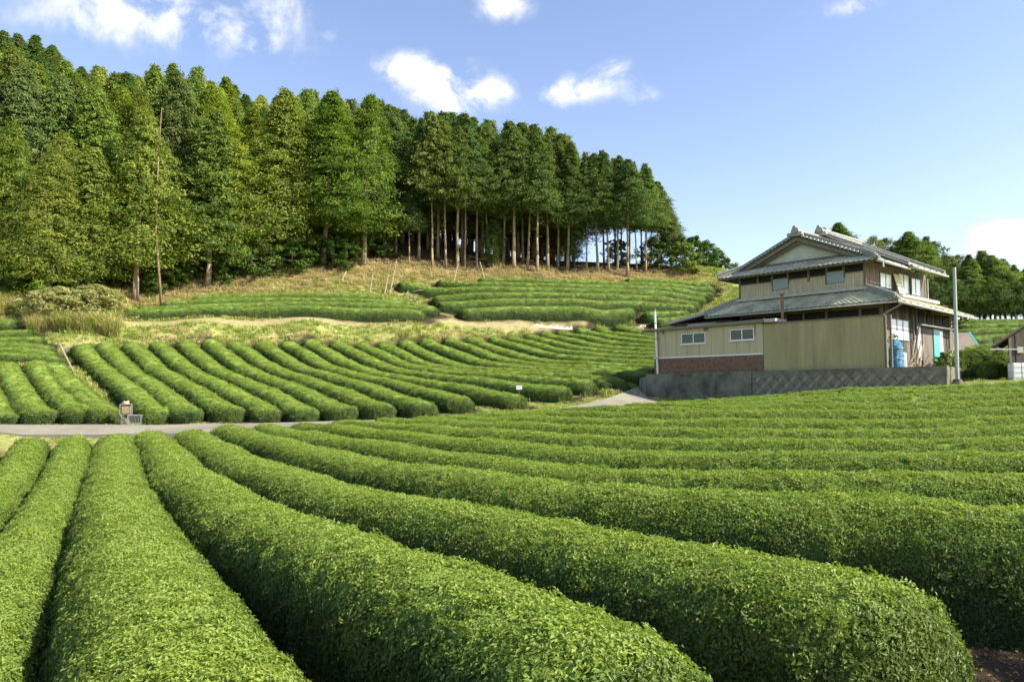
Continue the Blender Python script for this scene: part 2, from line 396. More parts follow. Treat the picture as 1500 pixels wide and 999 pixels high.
for r in rows:
    for p in r['c'][:: (2 if r['zone'] == 'F' else 3)]:
        ctrl.append((p[0], p[1], p[2] - r['h']))
def G(px, py, d): ctrl.append(P(px, py, d))
def W(x, y, z): ctrl.append((x, y, z + CAMZ))
for x, y, z in [(-35,-22,-2.9),(0,-22,-2.7),(35,-22,-2.4),(0,0,-2.65),(5,2.5,-2.5),(11,2,-2.4),(-12,2,-2.9),(-30,5,-3.1),(-35,20,-3.1),(30,25,.1),(32,10,-1.4),(22,4,-2),(45,42,1.9),(60,20,0),(100,20,1),(-100,0,-2),(-60,20,-2.6),
    (-60,36,-1.8),(-100,40,1),(4.3,6.6,-2.55),(5.6,6.2,-2.5),
    (22.5,37.5,.5),(9,49,-.72),(12,46,-.5),(16,42,-.15),(19,38.8,.1),(20,48,.4),(14,53,.6),(24,44,.7),(28,42,.9),(16,33,-.55),(10,36,-.95),(20,31,-.3),(5,38,-1.3),(26,36,.75),
    (-60,62,9),(-100,62,16),(-60,80,18),(-100,90,32),(-110,130,48),(-60,130,46),(-110,170,52),(-60,170,50),(0,170,26),(60,170,13),(110,170,12),(110,100,9),(110,60,5),(60,60,4.5),(45,52,2.9),
    (-45,100,27),(-28,110,31),(-20,100,24),(-10,106,21),(8,108,17),(20,112,14.5),(34,112,12)]: W(x, y, z)
for p in [(-60,636,33.6),(0,638,34.2),(100,638,34.5),(200,637,34.6),(-60,624,38.4),(0,624,38.6),(100,624,38.8),(200,623,38.8),(300,621,38.8),(400,619,38.9),(500,618,39),(600,615,39.2),(700,608,40),
          (800,600,41.5),(870,590,43.5),(940,577,47.5),(945,565,52.5),(450,621,36.5),(600,619,36.5),(740,612,36.8),(860,605,38.5),(945,601,42),(955,592,48),
          (1433,556,38.5),(1480,558,38),(1480,520,52),(1480,498,58),(1480,476,70),(1440,476,70),(1350,474,82),(1500,472,90),(1250,470,84),(1150,452,84),
          (1075,445,80),(1058,433,84),(1062,415,88),(1085,405,93),(1050,394,95),(1003,392,95),(960,395,93),
          (190,433,72),(300,415,76.5),(420,402,80),(520,390,84),(630,388,87),(750,391,89),(870,397,90.5),(920,403,90.5),(120,436,69),(60,440,66.5),(0,438,65),(0,461,61.8),(60,484,60.5),(-60,436,64),
          (150,468,62.5),(300,466,64.8),(450,466,68.2),(600,467,71.6),(660,462,73.6),(760,468,75),(860,469,75.8),(940,472,75.5),(140,486,60),(300,484,61.6),(450,483,65.2),(600,484,69),(720,480,73)]: G(*p)
ctrl = np.array(ctrl)
# thin-plate fit of the land
def tps_fit(P_, lam=.35):
    n = len(P_); x = P_[:, :2] / 50; d = np.linalg.norm(x[:, None] - x[None], axis=2); K = np.where(d > 0, d * d * np.log(d + 1e-12), 0)
    K += np.eye(n) * lam * 1e-3; Q = np.c_[np.ones(n), x]
    A = np.block([[K, Q], [Q.T, np.zeros((3, 3))]]); return np.linalg.solve(A, np.r_[P_[:, 2], 0, 0, 0]), x
_w, _cx = tps_fit(ctrl, 1.2)
def ground(X, Y):
    X = np.clip(np.atleast_1d(np.asarray(X, float)), -115, 115); Y = np.clip(np.atleast_1d(np.asarray(Y, float)), -25, 175)
    sh = X.shape; q = np.stack([X.ravel(), Y.ravel()], 1) / 50; o = np.empty(len(q))
    for i in range(0, len(q), 20000):
        s = q[i:i + 20000]; d2 = (s[:, None, 0] - _cx[None, :, 0]) ** 2 + (s[:, None, 1] - _cx[None, :, 1]) ** 2
        K = .5 * d2 * np.log(d2 + 1e-12); o[i:i + 20000] = K @ _w[:-3] + _w[-3] + s @ _w[-2:]
    return o.reshape(sh)
def gz(x, y): return float(ground([x], [y])[0])

# ------------------------------------------------------------------ ground sheet
inner_x = np.arange(-62, 62.01, .55); inner_y = np.arange(-6, 104, .55)
gx = np.r_[-3000, -1500, -700, -350, -200, -130, np.arange(-115, -62, 3), inner_x, np.arange(64.5, 116, 3), 130, 200, 350, 700, 1500, 3000]
gy = np.r_[-3000, -1000, -300, -90, -25, -18, -12, inner_y, np.arange(106, 176, 3), 200, 300, 600, 1200, 2500, 4000]
GX, GY = np.meshgrid(gx, gy, indexing='ij'); GZ = ground(GX, GY)
# fine unevenness
def vnoise(x, y, s, seed=0):
    r_ = np.random.default_rng(seed); a = r_.uniform(-1, 1, (6, 3)); o = np.zeros_like(x)
    for k in range(6):
        th = r_.uniform(0, 6.28); fr = s * r_.uniform(.6, 1.7); o += np.sin((x * math.cos(th) + y * math.sin(th)) * fr + r_.uniform(0, 6.28) + 1.5 * np.sin((x * math.sin(th) - y * math.cos(th)) * fr * .7))
    return o / 6
allc = np.vstack([r['c'][:, :2] for r in rows])
flat = np.stack([GX.ravel(), GY.ravel()], 1); dmin = np.full(len(flat), 99.)
near = (np.abs(flat[:, 0]) < 64) & (flat[:, 1] < 105) & (flat[:, 1] > -8)
idx = np.where(near)[0]
for i in range(0, len(idx), 8000):
    j = idx[i:i + 8000]; d2 = (flat[j, 0][:, None] - allc[None, :, 0]) ** 2 + (flat[j, 1][:, None] - allc[None, :, 1]) ** 2; dmin[j] = np.sqrt(d2.min(1))
soil = np.clip((1.25 - dmin) / .35, 0, 1); soil = np.maximum(soil, np.clip((5 - dmin) / 1.5, 0, 1) * (flat[:, 1] < 31))
# forest edge in plan
EDGE = [(-160,62),(-60,64),(0,65.5),(60,67.5),(190,72.5),(300,76.5),(420,80.5),(520,84),(630,86.5),(750,88.5),(870,90),(920,90),(1005,93),(1030,99),(1045,120)]
def edge_d(px): return np.interp(px, [e[0] for e in EDGE], [e[1] for e in EDGE])
PXg = CX + F * GX / np.maximum(GY, 1)
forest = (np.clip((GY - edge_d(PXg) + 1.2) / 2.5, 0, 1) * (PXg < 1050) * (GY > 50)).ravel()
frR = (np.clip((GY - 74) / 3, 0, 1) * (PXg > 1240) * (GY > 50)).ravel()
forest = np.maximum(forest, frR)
def poly_dist(pl, X, Y):
    pl = np.asarray(pl)[:, :2]; o = np.full(X.shape, 1e9)
    for a, b in zip(pl[:-1], pl[1:]):
        ab = b - a; t = np.clip(((X - a[0]) * ab[0] + (Y - a[1]) * ab[1]) / (ab @ ab), 0, 1)
        o = np.minimum(o, np.hypot(X - a[0] - ab[0] * t, Y - a[1] - ab[1] * t))
    return o
pathl = [P(*p) for p in [(110,468,61.6),(170,467,63.3),(300,465,65.2),(450,465,68.7),(600,466,71.8),(660,460,73.2),(760,466,74.4),(860,466,75.6),(950,468,75.5)]]
trail = [P(*p) for p in [(650,462,73.2),(655,452,75.2),(652,446,76.5),(640,437,77.5)]]
pd = np.minimum(poly_dist(pathl, GX, GY), poly_dist(trail, GX, GY)).ravel()
path = np.clip((.85 - pd) / .5, 0, 1)
edist = (edge_d(PXg) - GY).ravel()
straw = np.clip(1 - np.abs(edist - 1.0) / 3.4, 0, 1) * near
G2 = GZ + .035 * vnoise(GX, GY, 2.2, 3) * (np.hypot(GX, GY) < 140) + .10 * vnoise(GX, GY, .7, 4) * (forest.reshape(GX.shape))
nx, ny = GX.shape; ii = (np.arange(nx - 1)[:, None] * ny + np.arange(ny - 1)[None]).ravel()
faces = np.stack([ii, ii + ny, ii + ny + 1, ii + 1], 1)
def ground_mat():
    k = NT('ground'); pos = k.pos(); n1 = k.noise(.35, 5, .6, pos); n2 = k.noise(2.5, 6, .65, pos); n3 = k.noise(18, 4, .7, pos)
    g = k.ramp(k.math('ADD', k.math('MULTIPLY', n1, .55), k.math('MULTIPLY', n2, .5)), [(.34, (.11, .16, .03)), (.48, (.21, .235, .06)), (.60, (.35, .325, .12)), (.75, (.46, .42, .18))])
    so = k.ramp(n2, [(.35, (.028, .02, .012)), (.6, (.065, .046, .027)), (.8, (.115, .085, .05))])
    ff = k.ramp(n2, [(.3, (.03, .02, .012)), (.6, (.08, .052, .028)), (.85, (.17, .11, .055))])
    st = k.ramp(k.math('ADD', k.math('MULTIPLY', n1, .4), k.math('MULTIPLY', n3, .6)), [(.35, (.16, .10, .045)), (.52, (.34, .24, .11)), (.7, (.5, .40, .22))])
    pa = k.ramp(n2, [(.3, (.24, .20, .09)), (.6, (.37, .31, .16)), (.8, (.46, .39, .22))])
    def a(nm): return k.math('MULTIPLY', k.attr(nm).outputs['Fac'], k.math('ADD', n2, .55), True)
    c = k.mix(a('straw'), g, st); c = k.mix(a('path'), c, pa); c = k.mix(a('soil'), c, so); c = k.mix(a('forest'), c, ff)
    k.bsdf(c, .95, .1, k.bump(k.math('ADD', n2, n3), .7, .06)); return k.m
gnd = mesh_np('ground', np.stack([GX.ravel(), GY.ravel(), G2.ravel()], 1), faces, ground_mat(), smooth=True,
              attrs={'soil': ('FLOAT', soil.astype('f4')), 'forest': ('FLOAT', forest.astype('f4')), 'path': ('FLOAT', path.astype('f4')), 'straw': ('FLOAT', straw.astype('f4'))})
tag(gnd, kind='structure')

# ------------------------------------------------------------------ road with kerb face and drive
def strip(name, L_, R_, mat, thick=.9, lift=.0, step=.8, depth_label=None):
    a = catmull(L_, step); b = catmull(R_, step); n = max(len(a), len(b)); t = np.linspace(0, 1, n)
    a = np.stack([np.interp(t, np.linspace(0, 1, len(a)), a[:, k]) for k in range(3)], 1); b = np.stack([np.interp(t, np.linspace(0, 1, len(b)), b[:, k]) for k in range(3)], 1)
    m = 7; v = []
    gg = [[max(0, gz(*(a[i] * (1 - j / 6) + b[i] * (j / 6))[:2]) + .03 - (a[i] * (1 - j / 6) + b[i] * (j / 6))[2]) for j in range(m)] for i in range(n)]
    for i in range(n):
        v.append(a[i] - [0, 0, thick])
        for j in range(m): q = a[i] * (1 - j / (m - 1)) + b[i] * (j / (m - 1)); v.append(q + [0, 0, lift + gg[i][j] + .02 * math.sin(math.pi * j / (m - 1))])
        v.append(b[i] - [0, 0, thick])
    w = m + 2; f = [(i * w + j, (i + 1) * w + j, (i + 1) * w + j + 1, i * w + j + 1) for i in range(n - 1) for j in range(w - 1)]
    return mesh_np(name, np.array(v), f, mat)
def conc_mat():
    k = NT('road_concrete'); pos = k.pos(); n1 = k.noise(.5, 6, .65, pos); n2 = k.noise(9, 5, .7, pos)
    c = k.ramp(k.math('ADD', k.math('MULTIPLY', n1, .6), k.math('MULTIPLY', n2, .4)), [(.3, (.17, .15, .11)), (.5, (.24, .22, .165)), (.7, (.33, .305, .235))])
    k.bsdf(c, .9, .2, k.bump(n2, .4, .02)); return k.m
M['road'] = conc_mat()
nearL = [(-260,635,31),(-60,637.5,34.2),(60,638,34.5),(200,637,34.6),(320,633,34.9),(450,624,35.6),(600,618,36.2),(740,612,36.8),(880,607,37.6),(950,603,41),(962,597,45),(957,590,48.6),(952,582,51),(985,572,53.5)]
farL = [(-260,622,35.5),(-60,625,38.0),(60,625.5,38.2),(200,625,38.3),(320,622,38.4),(450,619.5,38.6),(600,616,39.0),(740,606,39.7),(815,600,41),(880,587,43.8),(915,575,47.2),(938,567,50.5),(965,563,54)]
road = strip('road', [P(*p) for p in nearL], [P(*p) for p in farL], M['road'], thick=1.0, lift=.05)
tag(road, kind='structure')

# ------------------------------------------------------------------ instancing for uncountable leaves and grass
def scatter_group(name, coll):
    ng = bpy.data.node_groups.new(name, 'GeometryNodeTree')
    ng.interface.new_socket('Geometry', in_out='INPUT', socket_type='NodeSocketGeometry'); ng.interface.new_socket('Geometry', in_out='OUTPUT', socket_type='NodeSocketGeometry')
    n = ng.nodes; l = ng.links; gi = n.new('NodeGroupInput'); go = n.new('NodeGroupOutput'); ci = n.new('GeometryNodeCollectionInfo')
    ci.inputs['Collection'].default_value = coll; ci.inputs['Separate Children'].default_value = True; ci.inputs['Reset Children'].default_value = True
    ip = n.new('GeometryNodeInstanceOnPoints'); ip.inputs['Pick Instance'].default_value = True
    def na(nm, t):
        x = n.new('GeometryNodeInputNamedAttribute'); x.data_type = t; x.inputs['Name'].default_value = nm; return x.outputs['Attribute']
    l.new(gi.outputs[0], ip.inputs['Points']); l.new(ci.outputs[0], ip.inputs['Instance']); l.new(na('idx', 'INT'), ip.inputs['Instance Index'])
    er = n.new('FunctionNodeEulerToRotation'); l.new(na('rot', 'FLOAT_VECTOR'), er.inputs[0]); l.new(er.outputs[0], ip.inputs['Rotation'])
    l.new(na('scl', 'FLOAT_VECTOR'), ip.inputs['Scale']); l.new(ip.outputs[0], go.inputs[0]); return ng
def eulers(nrm, spin=None):
    nrm = nrm / (np.linalg.norm(nrm, axis=1)[:, None] + 1e-9); az = np.arctan2(nrm[:, 1], nrm[:, 0]); ti = np.arccos(np.clip(nrm[:, 2], -1, 1))
    sp = rng.uniform(0, 2 * np.pi, len(nrm)) if spin is None else spin
    def rz(a): c, s = np.cos(a), np.sin(a); o = np.zeros((len(a), 3, 3)); o[:, 0, 0] = c; o[:, 0, 1] = -s; o[:, 1, 0] = s; o[:, 1, 1] = c; o[:, 2, 2] = 1; return o
    def ry(a): c, s = np.cos(a), np.sin(a); o = np.zeros((len(a), 3, 3)); o[:, 0, 0] = c; o[:, 0, 2] = s; o[:, 2, 0] = -s; o[:, 2, 2] = c; o[:, 1, 1] = 1; return o
    m = rz(az) @ ry(ti) @ rz(sp)
    return np.stack([np.arctan2(m[:, 2, 1], m[:, 2, 2]), -np.arcsin(np.clip(m[:, 2, 0], -1, 1)), np.arctan2(m[:, 1, 0], m[:, 0, 0])], 1)
def scatter(name, pts, nrm, scl, idx, ng, parent=None, young=None):
    scl = np.asarray(scl, float); scl = np.repeat(scl[:, None], 3, 1) if scl.ndim == 1 else scl
    o = mesh_np(name, pts, [], None, parent, attrs={'rot': ('FLOAT_VECTOR', eulers(nrm).astype('f4')), 'scl': ('FLOAT_VECTOR', scl.astype('f4')), 'idx': ('INT', idx.astype('i4')), 'young': ('FLOAT', (np.full(len(pts), .6) if young is None else young).astype('f4'))})
    m = o.modifiers.new('scatter', 'NODES'); m.node_group = ng; o['kind'] = 'stuff'; return o

def leaf_cards(n, spread, zlo, zhi, ll, lw, upb, seed, fold=True, mat=None, name='leaf_spray', ball=False, sweep=0.0):
    """n pointed leaves: each a folded blade of four triangles (or two)"""
    r_ = np.random.default_rng(seed)
    if ball:
        d = r_.normal(size=(n, 3)); d /= np.linalg.norm(d, axis=1)[:, None]; c = d * (r_.uniform(.2, 1, n) ** .5)[:, None] * np.array(spread)
        out_ = d + np.array([0, 0, upb])
    else:
        a = r_.uniform(0, 2 * np.pi, n); q = np.sqrt(r_.uniform(0, 1, n)) * spread; c = np.stack([q * np.cos(a), q * np.sin(a), r_.uniform(zlo, zhi, n)], 1)
        out_ = np.stack([r_.normal(0, 1, n), r_.normal(0, 1, n), r_.normal(upb, .5, n)], 1)
    nrm = out_ / np.linalg.norm(out_, axis=1)[:, None]
    t = r_.normal(size=(n, 3)); t[:, 2] += sweep; t -= nrm * (t * nrm).sum(1)[:, None]; t /= np.linalg.norm(t, axis=1)[:, None]; b = np.cross(nrm, t)
    Ls = ll * r_.uniform(.7, 1.25, n)[:, None]; Ws = lw * r_.uniform(.75, 1.2, n)[:, None]
    base = c - t * Ls / 2; tip = c + t * Ls / 2 - nrm * Ls * .12; m1 = c + b * Ws / 2 + nrm * Ws * .22 - t * Ls * .05; m2 = c - b * Ws / 2 + nrm * Ws * .22 - t * Ls * .05
    v = np.stack([base, m1, tip, m2], 1).reshape(-1, 3); i = np.arange(n)[:, None] * 4
    f = np.concatenate([i + [0, 1, 2], i + [0, 2, 3]]) if fold else (i + [0, 1, 2, 3])
    tint = np.repeat(r_.uniform(0, 1, n), 4)
    return mesh_np(name, v, f, mat, attrs={'tint': ('FLOAT', tint.astype('f4'))}, link=False)

tea_coll = bpy.data.collections.new('tea_sprays')
for s in range(4): tea_coll.objects.link(leaf_cards(90, .15, -.02, .035, .042, .020, 1.8, 10 + s, mat=M['tea_leaf']))
ng_tea = scatter_group('tea_leaves', tea_coll)

def hedge(r, label, group):
    c = r['c']; h = r['h']; w = r['w'] * .93; d0 = np.hypot(c[:, 0], c[:, 1]).min()
    step = .22 if d0 < 12 else (.4 if d0 < 36 else .6)
    s = np.r_[0, np.cumsum(np.linalg.norm(np.diff(c[:, :2], axis=0), axis=1))]; Lr = s[-1]; n = max(6, int(Lr / step))
    # denser samples at both rounded ends
    q = np.unique(np.r_[np.linspace(0, Lr, n), np.array([.04, .12, .25, .45, .7]), Lr - np.array([.04, .12, .25, .45, .7])]); q = q[(q >= 0) & (q <= Lr)]
    cc = np.stack([np.interp(q, s, c[:, k]) for k in range(3)], 1)
    for _ in range(3): cc[1:-1, :2] = (cc[:-2, :2] + cc[1:-1, :2] * 2 + cc[2:, :2]) / 4
    t = np.gradient(cc[:, :2], q, axis=0); t /= np.linalg.norm(t, axis=1)[:, None] + 1e-9; nr = np.stack([t[:, 1], -t[:, 0]], 1)
    e = np.minimum(q, Lr - q) / (w * .85); e = np.clip(e, 0, 1); endf = np.sqrt(np.clip(1 - (1 - e) ** 2.4, 0, 1))
    m = 19; th = np.linspace(0, np.pi, m); ca = np.cos(th); sa = np.sin(th)
    px = np.sign(ca) * np.abs(ca) ** .90; pz = sa ** (.74 if d0 < 30 else .68)
    zb = ground(cc[:, 0], cc[:, 1])
    wob = 1 + .03 * np.sin(q * .9 + r['k']) + (.02 if d0 < 30 else .008) * np.sin(q * 3.1 + 2 * r['k'])
    U = px[None] * (w * wob * (.25 + .75 * endf))[:, None]; X = cc[:, 0, None] + nr[:, 0, None] * U; Y = cc[:, 1, None] + nr[:, 1, None] * U
    bz = ground(X, Y)                                   # both flanks stand on the ground
    hh = h * (.45 + .55 * endf) * (1 + .03 * np.sin(q * .9 + r['k'] * 2))
    Z = bz * (1 - pz[None] * .75) + zb[:, None] * pz[None] * .75 + pz[None] * hh[:, None] - .06 * (1 - pz[None])
    lump = (vnoise(X, Y, 3.2, r['k'] + 5) * .030 + vnoise(X, Y, 8.0, r['k'] + 9) * .014) * (1 if d0 < 30 else .5)
    Z = Z + lump * pz[None]; X = X + nr[:, 0, None] * lump * np.sign(px)[None]; Y = Y + nr[:, 1, None] * lump * np.sign(px)[None]
    V = np.stack([X, Y, Z], 2); nn = len(q)
    i = (np.arange(nn - 1)[:, None] * m + np.arange(m - 1)[None]).ravel(); f = np.stack([i, i + 1, i + m + 1, i + m], 1)
    # end caps
    vv = V.reshape(-1, 3); capv = []; capf = []
    for row, flip in ((0, True), (nn - 1, False)):
        ci = len(vv) + len(capv); ctr = V[row].mean(0); ctr[2] = V[row][:, 2].max() * .5 + V[row][0, 2] * .5; capv.append(ctr)
        for j in range(m - 1):
            a_, b_ = row * m + j, row * m + j + 1; capf.append((a_, b_, ci, ci) if not flip else (b_, a_, ci, ci))
    me = bpy.data.meshes.new('tea_hedge'); me.from_pydata(np.vstack([vv, capv]).tolist(), [], f.tolist() + [(a_, b_, c_) for a_, b_, c_, _ in capf]); me.update()
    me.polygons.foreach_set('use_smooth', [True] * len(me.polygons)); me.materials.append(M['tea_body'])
    ef = np.clip(np.minimum(q, Lr - q) / (.55 * w), .05, 1); yg = np.r_[(np.clip(pz[None] * 1.3 - .3, 0, 1) ** 1.5 * ef[:, None]).ravel(), .1, .1].astype('f4'); ya = me.attributes.new('young', 'FLOAT', 'POINT'); ya.data.foreach_set('value', yg)  # lighter young crown, older flanks and ends; flank shade deepened in this value too
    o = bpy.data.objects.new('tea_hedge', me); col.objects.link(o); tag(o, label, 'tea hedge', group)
    # leaf skin
    A = V[:-1, :-1]; B = V[1:, :-1]; C = V[1:, 1:]; D = V[:-1, 1:]
    nrm = np.cross(C - A, D - B); ar = np.linalg.norm(nrm, axis=2) / 2; nrm = -nrm / (np.linalg.norm(nrm, axis=2)[..., None] + 1e-9)
    if nrm[nn // 2, m // 2, 2] < 0: nrm = -nrm
    ctr = (A + B + C + D) / 4; dist = np.linalg.norm(ctr - np.array([0, 0, CAMZ]), axis=2)
    sc = np.clip(dist / 20.0, 1.0, 2.3) ** .62
    tocam = np.array([0, 0, CAMZ]) - ctr; facing = (nrm * tocam).sum(2) / dist
    behind = (ctr[..., 1] < -1) | (np.abs(CX + F * ctr[..., 0] / np.maximum(ctr[..., 1], .5) - 750) > 1250)
    dens = 105.0 / sc ** 2 * np.clip(1.35 - dist / 48, .36, 1) * np.where(facing < -.35, .25, 1) * np.where(behind, .15, 1)
    cnt = rng.poisson(dens * ar); ij = np.repeat(np.arange(cnt.size), cnt.ravel())
    if len(ij) == 0: return o
    a_, b_ = np.divmod(ij, m - 1); u = rng.uniform(0, 1, len(ij))[:, None]; v = rng.uniform(0, 1, len(ij))[:, None]
    pts = A[a_, b_] * (1 - u) * (1 - v) + B[a_, b_] * u * (1 - v) + C[a_, b_] * u * v + D[a_, b_] * (1 - u) * v
    nn_ = nrm[a_, b_] + rng.normal(0, .18, (len(ij), 3)); s_ = sc[a_, b_] * rng.uniform(.85, 1.2, len(ij))
    # flat sprays when far so the trimmed surface stays even
    yv = np.clip(((pz[b_] + pz[b_ + 1]) / 2) * 1.3 - .3, 0, 1) ** 1.5 * np.clip(np.minimum(q[a_], Lr - q[a_]) / (.55 * w), .05, 1)  # same leaf age plus deepened flank shade, for the sprays
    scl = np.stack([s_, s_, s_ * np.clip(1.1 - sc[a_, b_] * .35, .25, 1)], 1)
    # cap leaves
    for row, sg in ((0, -1), (nn - 1, 1)):
        k_ = int(60 / sc[min(row, nn - 2)].mean() ** 2 * 1.2 * w * h) + 3
        jj = rng.integers(0, m, k_); al = rng.uniform(0, 1, k_)[:, None] ** .5; cpt = V[row].mean(0); pp = V[row][jj] * al + cpt * (1 - al)
        pts = np.vstack([pts, pp]); nn_ = np.vstack([nn_, np.tile([t[row, 0] * sg, t[row, 1] * sg, .3], (k_, 1)) + rng.normal(0, .3, (k_, 3))])
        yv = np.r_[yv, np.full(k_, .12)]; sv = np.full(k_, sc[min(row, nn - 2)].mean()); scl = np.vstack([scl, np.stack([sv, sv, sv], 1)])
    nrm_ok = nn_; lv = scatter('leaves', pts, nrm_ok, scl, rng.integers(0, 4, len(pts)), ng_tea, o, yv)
    return o
ORD = ['first','second','third','fourth','fifth','sixth','seventh','eighth','ninth','tenth','eleventh','twelfth','thirteenth','fourteenth','fifteenth','sixteenth','seventeenth','eighteenth','nineteenth','twentieth','twenty-first','twenty-second','twenty-third','twenty-fourth','twenty-fifth','twenty-sixth']
special = {('F', 3): 'wide tea hedge running straight to the bottom left, shaded on its left flank', ('F', 4): 'broad tea hedge whose rounded end fills the bottom centre',
           ('F', 5): 'broad tea hedge ending in a rounded leafy tip at the lower right', ('F', 6): 'tall tea hedge with dark flank running out at the right edge',
           ('F', 16): 'farthest foreground tea hedge, just below the stone retaining wall', ('M', 0): 'tea hedge just right of the wire rack on the slope', ('L', 4): 'narrow tea hedge just left of the wire rack'}
zinfo = {'F': 'foreground tea hedges below the road', 'M': 'tea hedges on the slope beyond the road', 'L': 'tea hedges left of the wire rack', 'K': 'cross-wise tea hedges at the upper left',
         'UL': 'tea hedges on the left upper terrace', 'UR': 'tea hedges on the right upper terrace'}
def hlabel(z, k):
    if (z, k) in special: return special[(z, k)]
    return {'F': f'clipped tea hedge of the foreground field, {ORD[k]} counted from the bottom left towards the house',
            'M': f'tea hedge on the slope beyond the road, {ORD[k]} counted rightwards from the wire rack',
            'L': f'shaded tea hedge left of the wire rack, {ORD[4 - k]} counted leftwards from it',
            'K': f'tea hedge lying crosswise at the far left, {ORD[k]} counted uphill',
            'UL': f'tea hedge of the left upper terrace under the trees, {ORD[k]} from its dirt path',
            'UR': f'tea hedge of the right upper terrace under the forest, {ORD[k]} from its dirt path' if k < 7 else ('short tea hedge right by the annex roof, upper one of two' if k == 7 else 'short tea hedge right by the annex roof, lower one of two')}[z]
#BEGIN_HEDGES
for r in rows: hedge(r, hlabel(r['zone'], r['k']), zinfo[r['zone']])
#END_HEDGES

# ------------------------------------------------------------------ trees
def crown_mesh(seed, h, rad, base, style, nclump, per, mat):
    r_ = np.random.default_rng(seed)
    t = r_.uniform(0, 1, nclump) ** (.85 if style != 'round' else .8)
    if style == 'cone': env = (1 - t) ** .80 * np.clip((t + .10) / .22, 0, 1) ** .5
    elif style == 'column': env = (1 - t ** 1.75) ** .95 * np.clip((t + .12) / .25, 0, 1) ** .6
    elif style == 'x': pass
    else: env = np.sqrt(np.clip(1 - (2 * t - .92) ** 2 / 1.2, .02, 1))
    a = r_.uniform(0, 2 * np.pi, nclump)
    lob = 1 + .22 * np.sin(a * 2 + seed + t * 4) + .15 * np.sin(a * 5 - t * 11 + seed * 2) + .12 * np.sin(t * 17 + a * 3 + seed) + r_.normal(0, .15, nclump)
    rr = rad * env * lob * (r_.uniform(.12, 1, nclump) ** .42)
    z = base * h + t * (1 - base) * h * .985
    droop = .10 * rr
    cen = np.stack([rr * np.cos(a), rr * np.sin(a), z - droop], 1)
    cs = (.30 + .36 * (1 - t)) * rad / 2.6 * r_.uniform(.7, 1.3, nclump)
    n = nclump * per; c = np.repeat(cen, per, 0); S = np.repeat(cs, per); A = np.repeat(a, per)
    d = r_.normal(size=(n, 3)); d /= np.linalg.norm(d, axis=1)[:, None]; d *= (r_.uniform(.1, 1, n) ** .45)[:, None]
    if style == 'round': off = d * S[:, None] * [1, 1, .8]
    else:
        A2 = A + np.repeat(r_.normal(0, .45, nclump), per); ro = d[:, 0] * S * 1.75 * r_.uniform(.6, 1.25, n); tg = d[:, 1] * S * .8 * np.clip(1.1 - ro / (S * 2.2), .25, 1)
        off = np.stack([ro * np.cos(A2) - tg * np.sin(A2), ro * np.sin(A2) + tg * np.cos(A2), d[:, 2] * S * .52 - .16 * ro - .10 * ro * np.abs(ro) / (S + .1)], 1)
    p = c + off
    p[:, 2] = np.clip(p[:, 2], base * h * .9, h)
    nrm = d * .8 + np.stack([np.cos(A) * .5, np.sin(A) * .5, np.full(n, .55)], 1) + r_.normal(0, .35, (n, 3)); nrm /= np.linalg.norm(nrm, axis=1)[:, None]
    tt = np.stack([np.cos(A), np.sin(A), np.full(n, -.35)], 1) + r_.normal(0, .6, (n, 3)); tt -= nrm * (tt * nrm).sum(1)[:, None]; tt /= np.linalg.norm(tt, axis=1)[:, None]
    b = np.cross(nrm, tt); Ls = r_.uniform(.15, .36, n)[:, None] * (1.0 if style != 'round' else .85); Ws = Ls * r_.uniform(.25, .48, n)[:, None]
    base_ = p - tt * Ls * .5; tip = p + tt * Ls * .5 - nrm * Ls * .15; m1 = p + b * Ws * .5; m2 = p - b * Ws * .5
    v = np.stack([base_, m1, tip, m2], 1).reshape(-1, 3); i = np.arange(n)[:, None] * 4; f = i + [0, 1, 2, 3]
    ct = np.repeat(r_.uniform(0, 1, nclump), per); tint = np.repeat(np.clip(ct * .6 + r_.uniform(0, .4, n), 0, 1), 4)
    o = mesh_np('crown', v, f, mat, attrs={'tint': ('FLOAT', tint.astype('f4'))}, link=False); return o.data, cen, cs
def trunk_mesh(seed, h, r0, base, cen, limbs, lean=.0):
    random.seed(seed); mb = MB(); n = 8; segs = 7; pts = []
    for k in range(segs + 1):
        t = k / segs; pts.append((lean * t * t * h * .1 + random.uniform(-.05, .05) * (t > 0), random.uniform(-.05, .05) * (t > 0), t * h * .93))
    for k in range(segs): mb.tube(pts[k], pts[k + 1], r0 * (1.25 if k == 0 else 1 - .85 * k / segs), r0 * (1 - .85 * (k + 1) / segs), n=7)
    order = list(range(len(cen))); random.shuffle(order)
    for j in order[:limbs]:
        c = cen[j]; z0 = max(base * h * .75, c[2] - math.hypot(c[0], c[1]) * .35); t = min(.95, z0 / (h * .93))
        mb.tube((0, 0, z0), (c[0] * .85, c[1] * .85, c[2]), .03 + .05 * (1 - t), .012, n=4)
    if base > .25:   # dead snags on the bare stem
        for j in range(9):
            a = random.uniform(0, 6.28); z0 = random.uniform(.35, 1) * base * h; l_ = random.uniform(.3, .9)
            mb.tube((0, 0, z0), (math.cos(a) * l_, math.sin(a) * l_, z0 - .1), .025, .008, n=3)
    me = bpy.data.meshes.new('trunk'); me.from_pydata(mb.v, [], mb.f); me.update(); me.polygons.foreach_set('use_smooth', [True] * len(me.polygons)); me.materials.append(M['bark']); return me
def proto(seed, h, rad, base, style, nclump, per, mat, r0=.2, limbs=40, lean=0):
    cm, cen, cs = crown_mesh(seed, h, rad, base, style, nclump, per, mat)
    return dict(crown=cm, trunk=trunk_mesh(seed, h, r0, base, cen, limbs, lean), h=h)
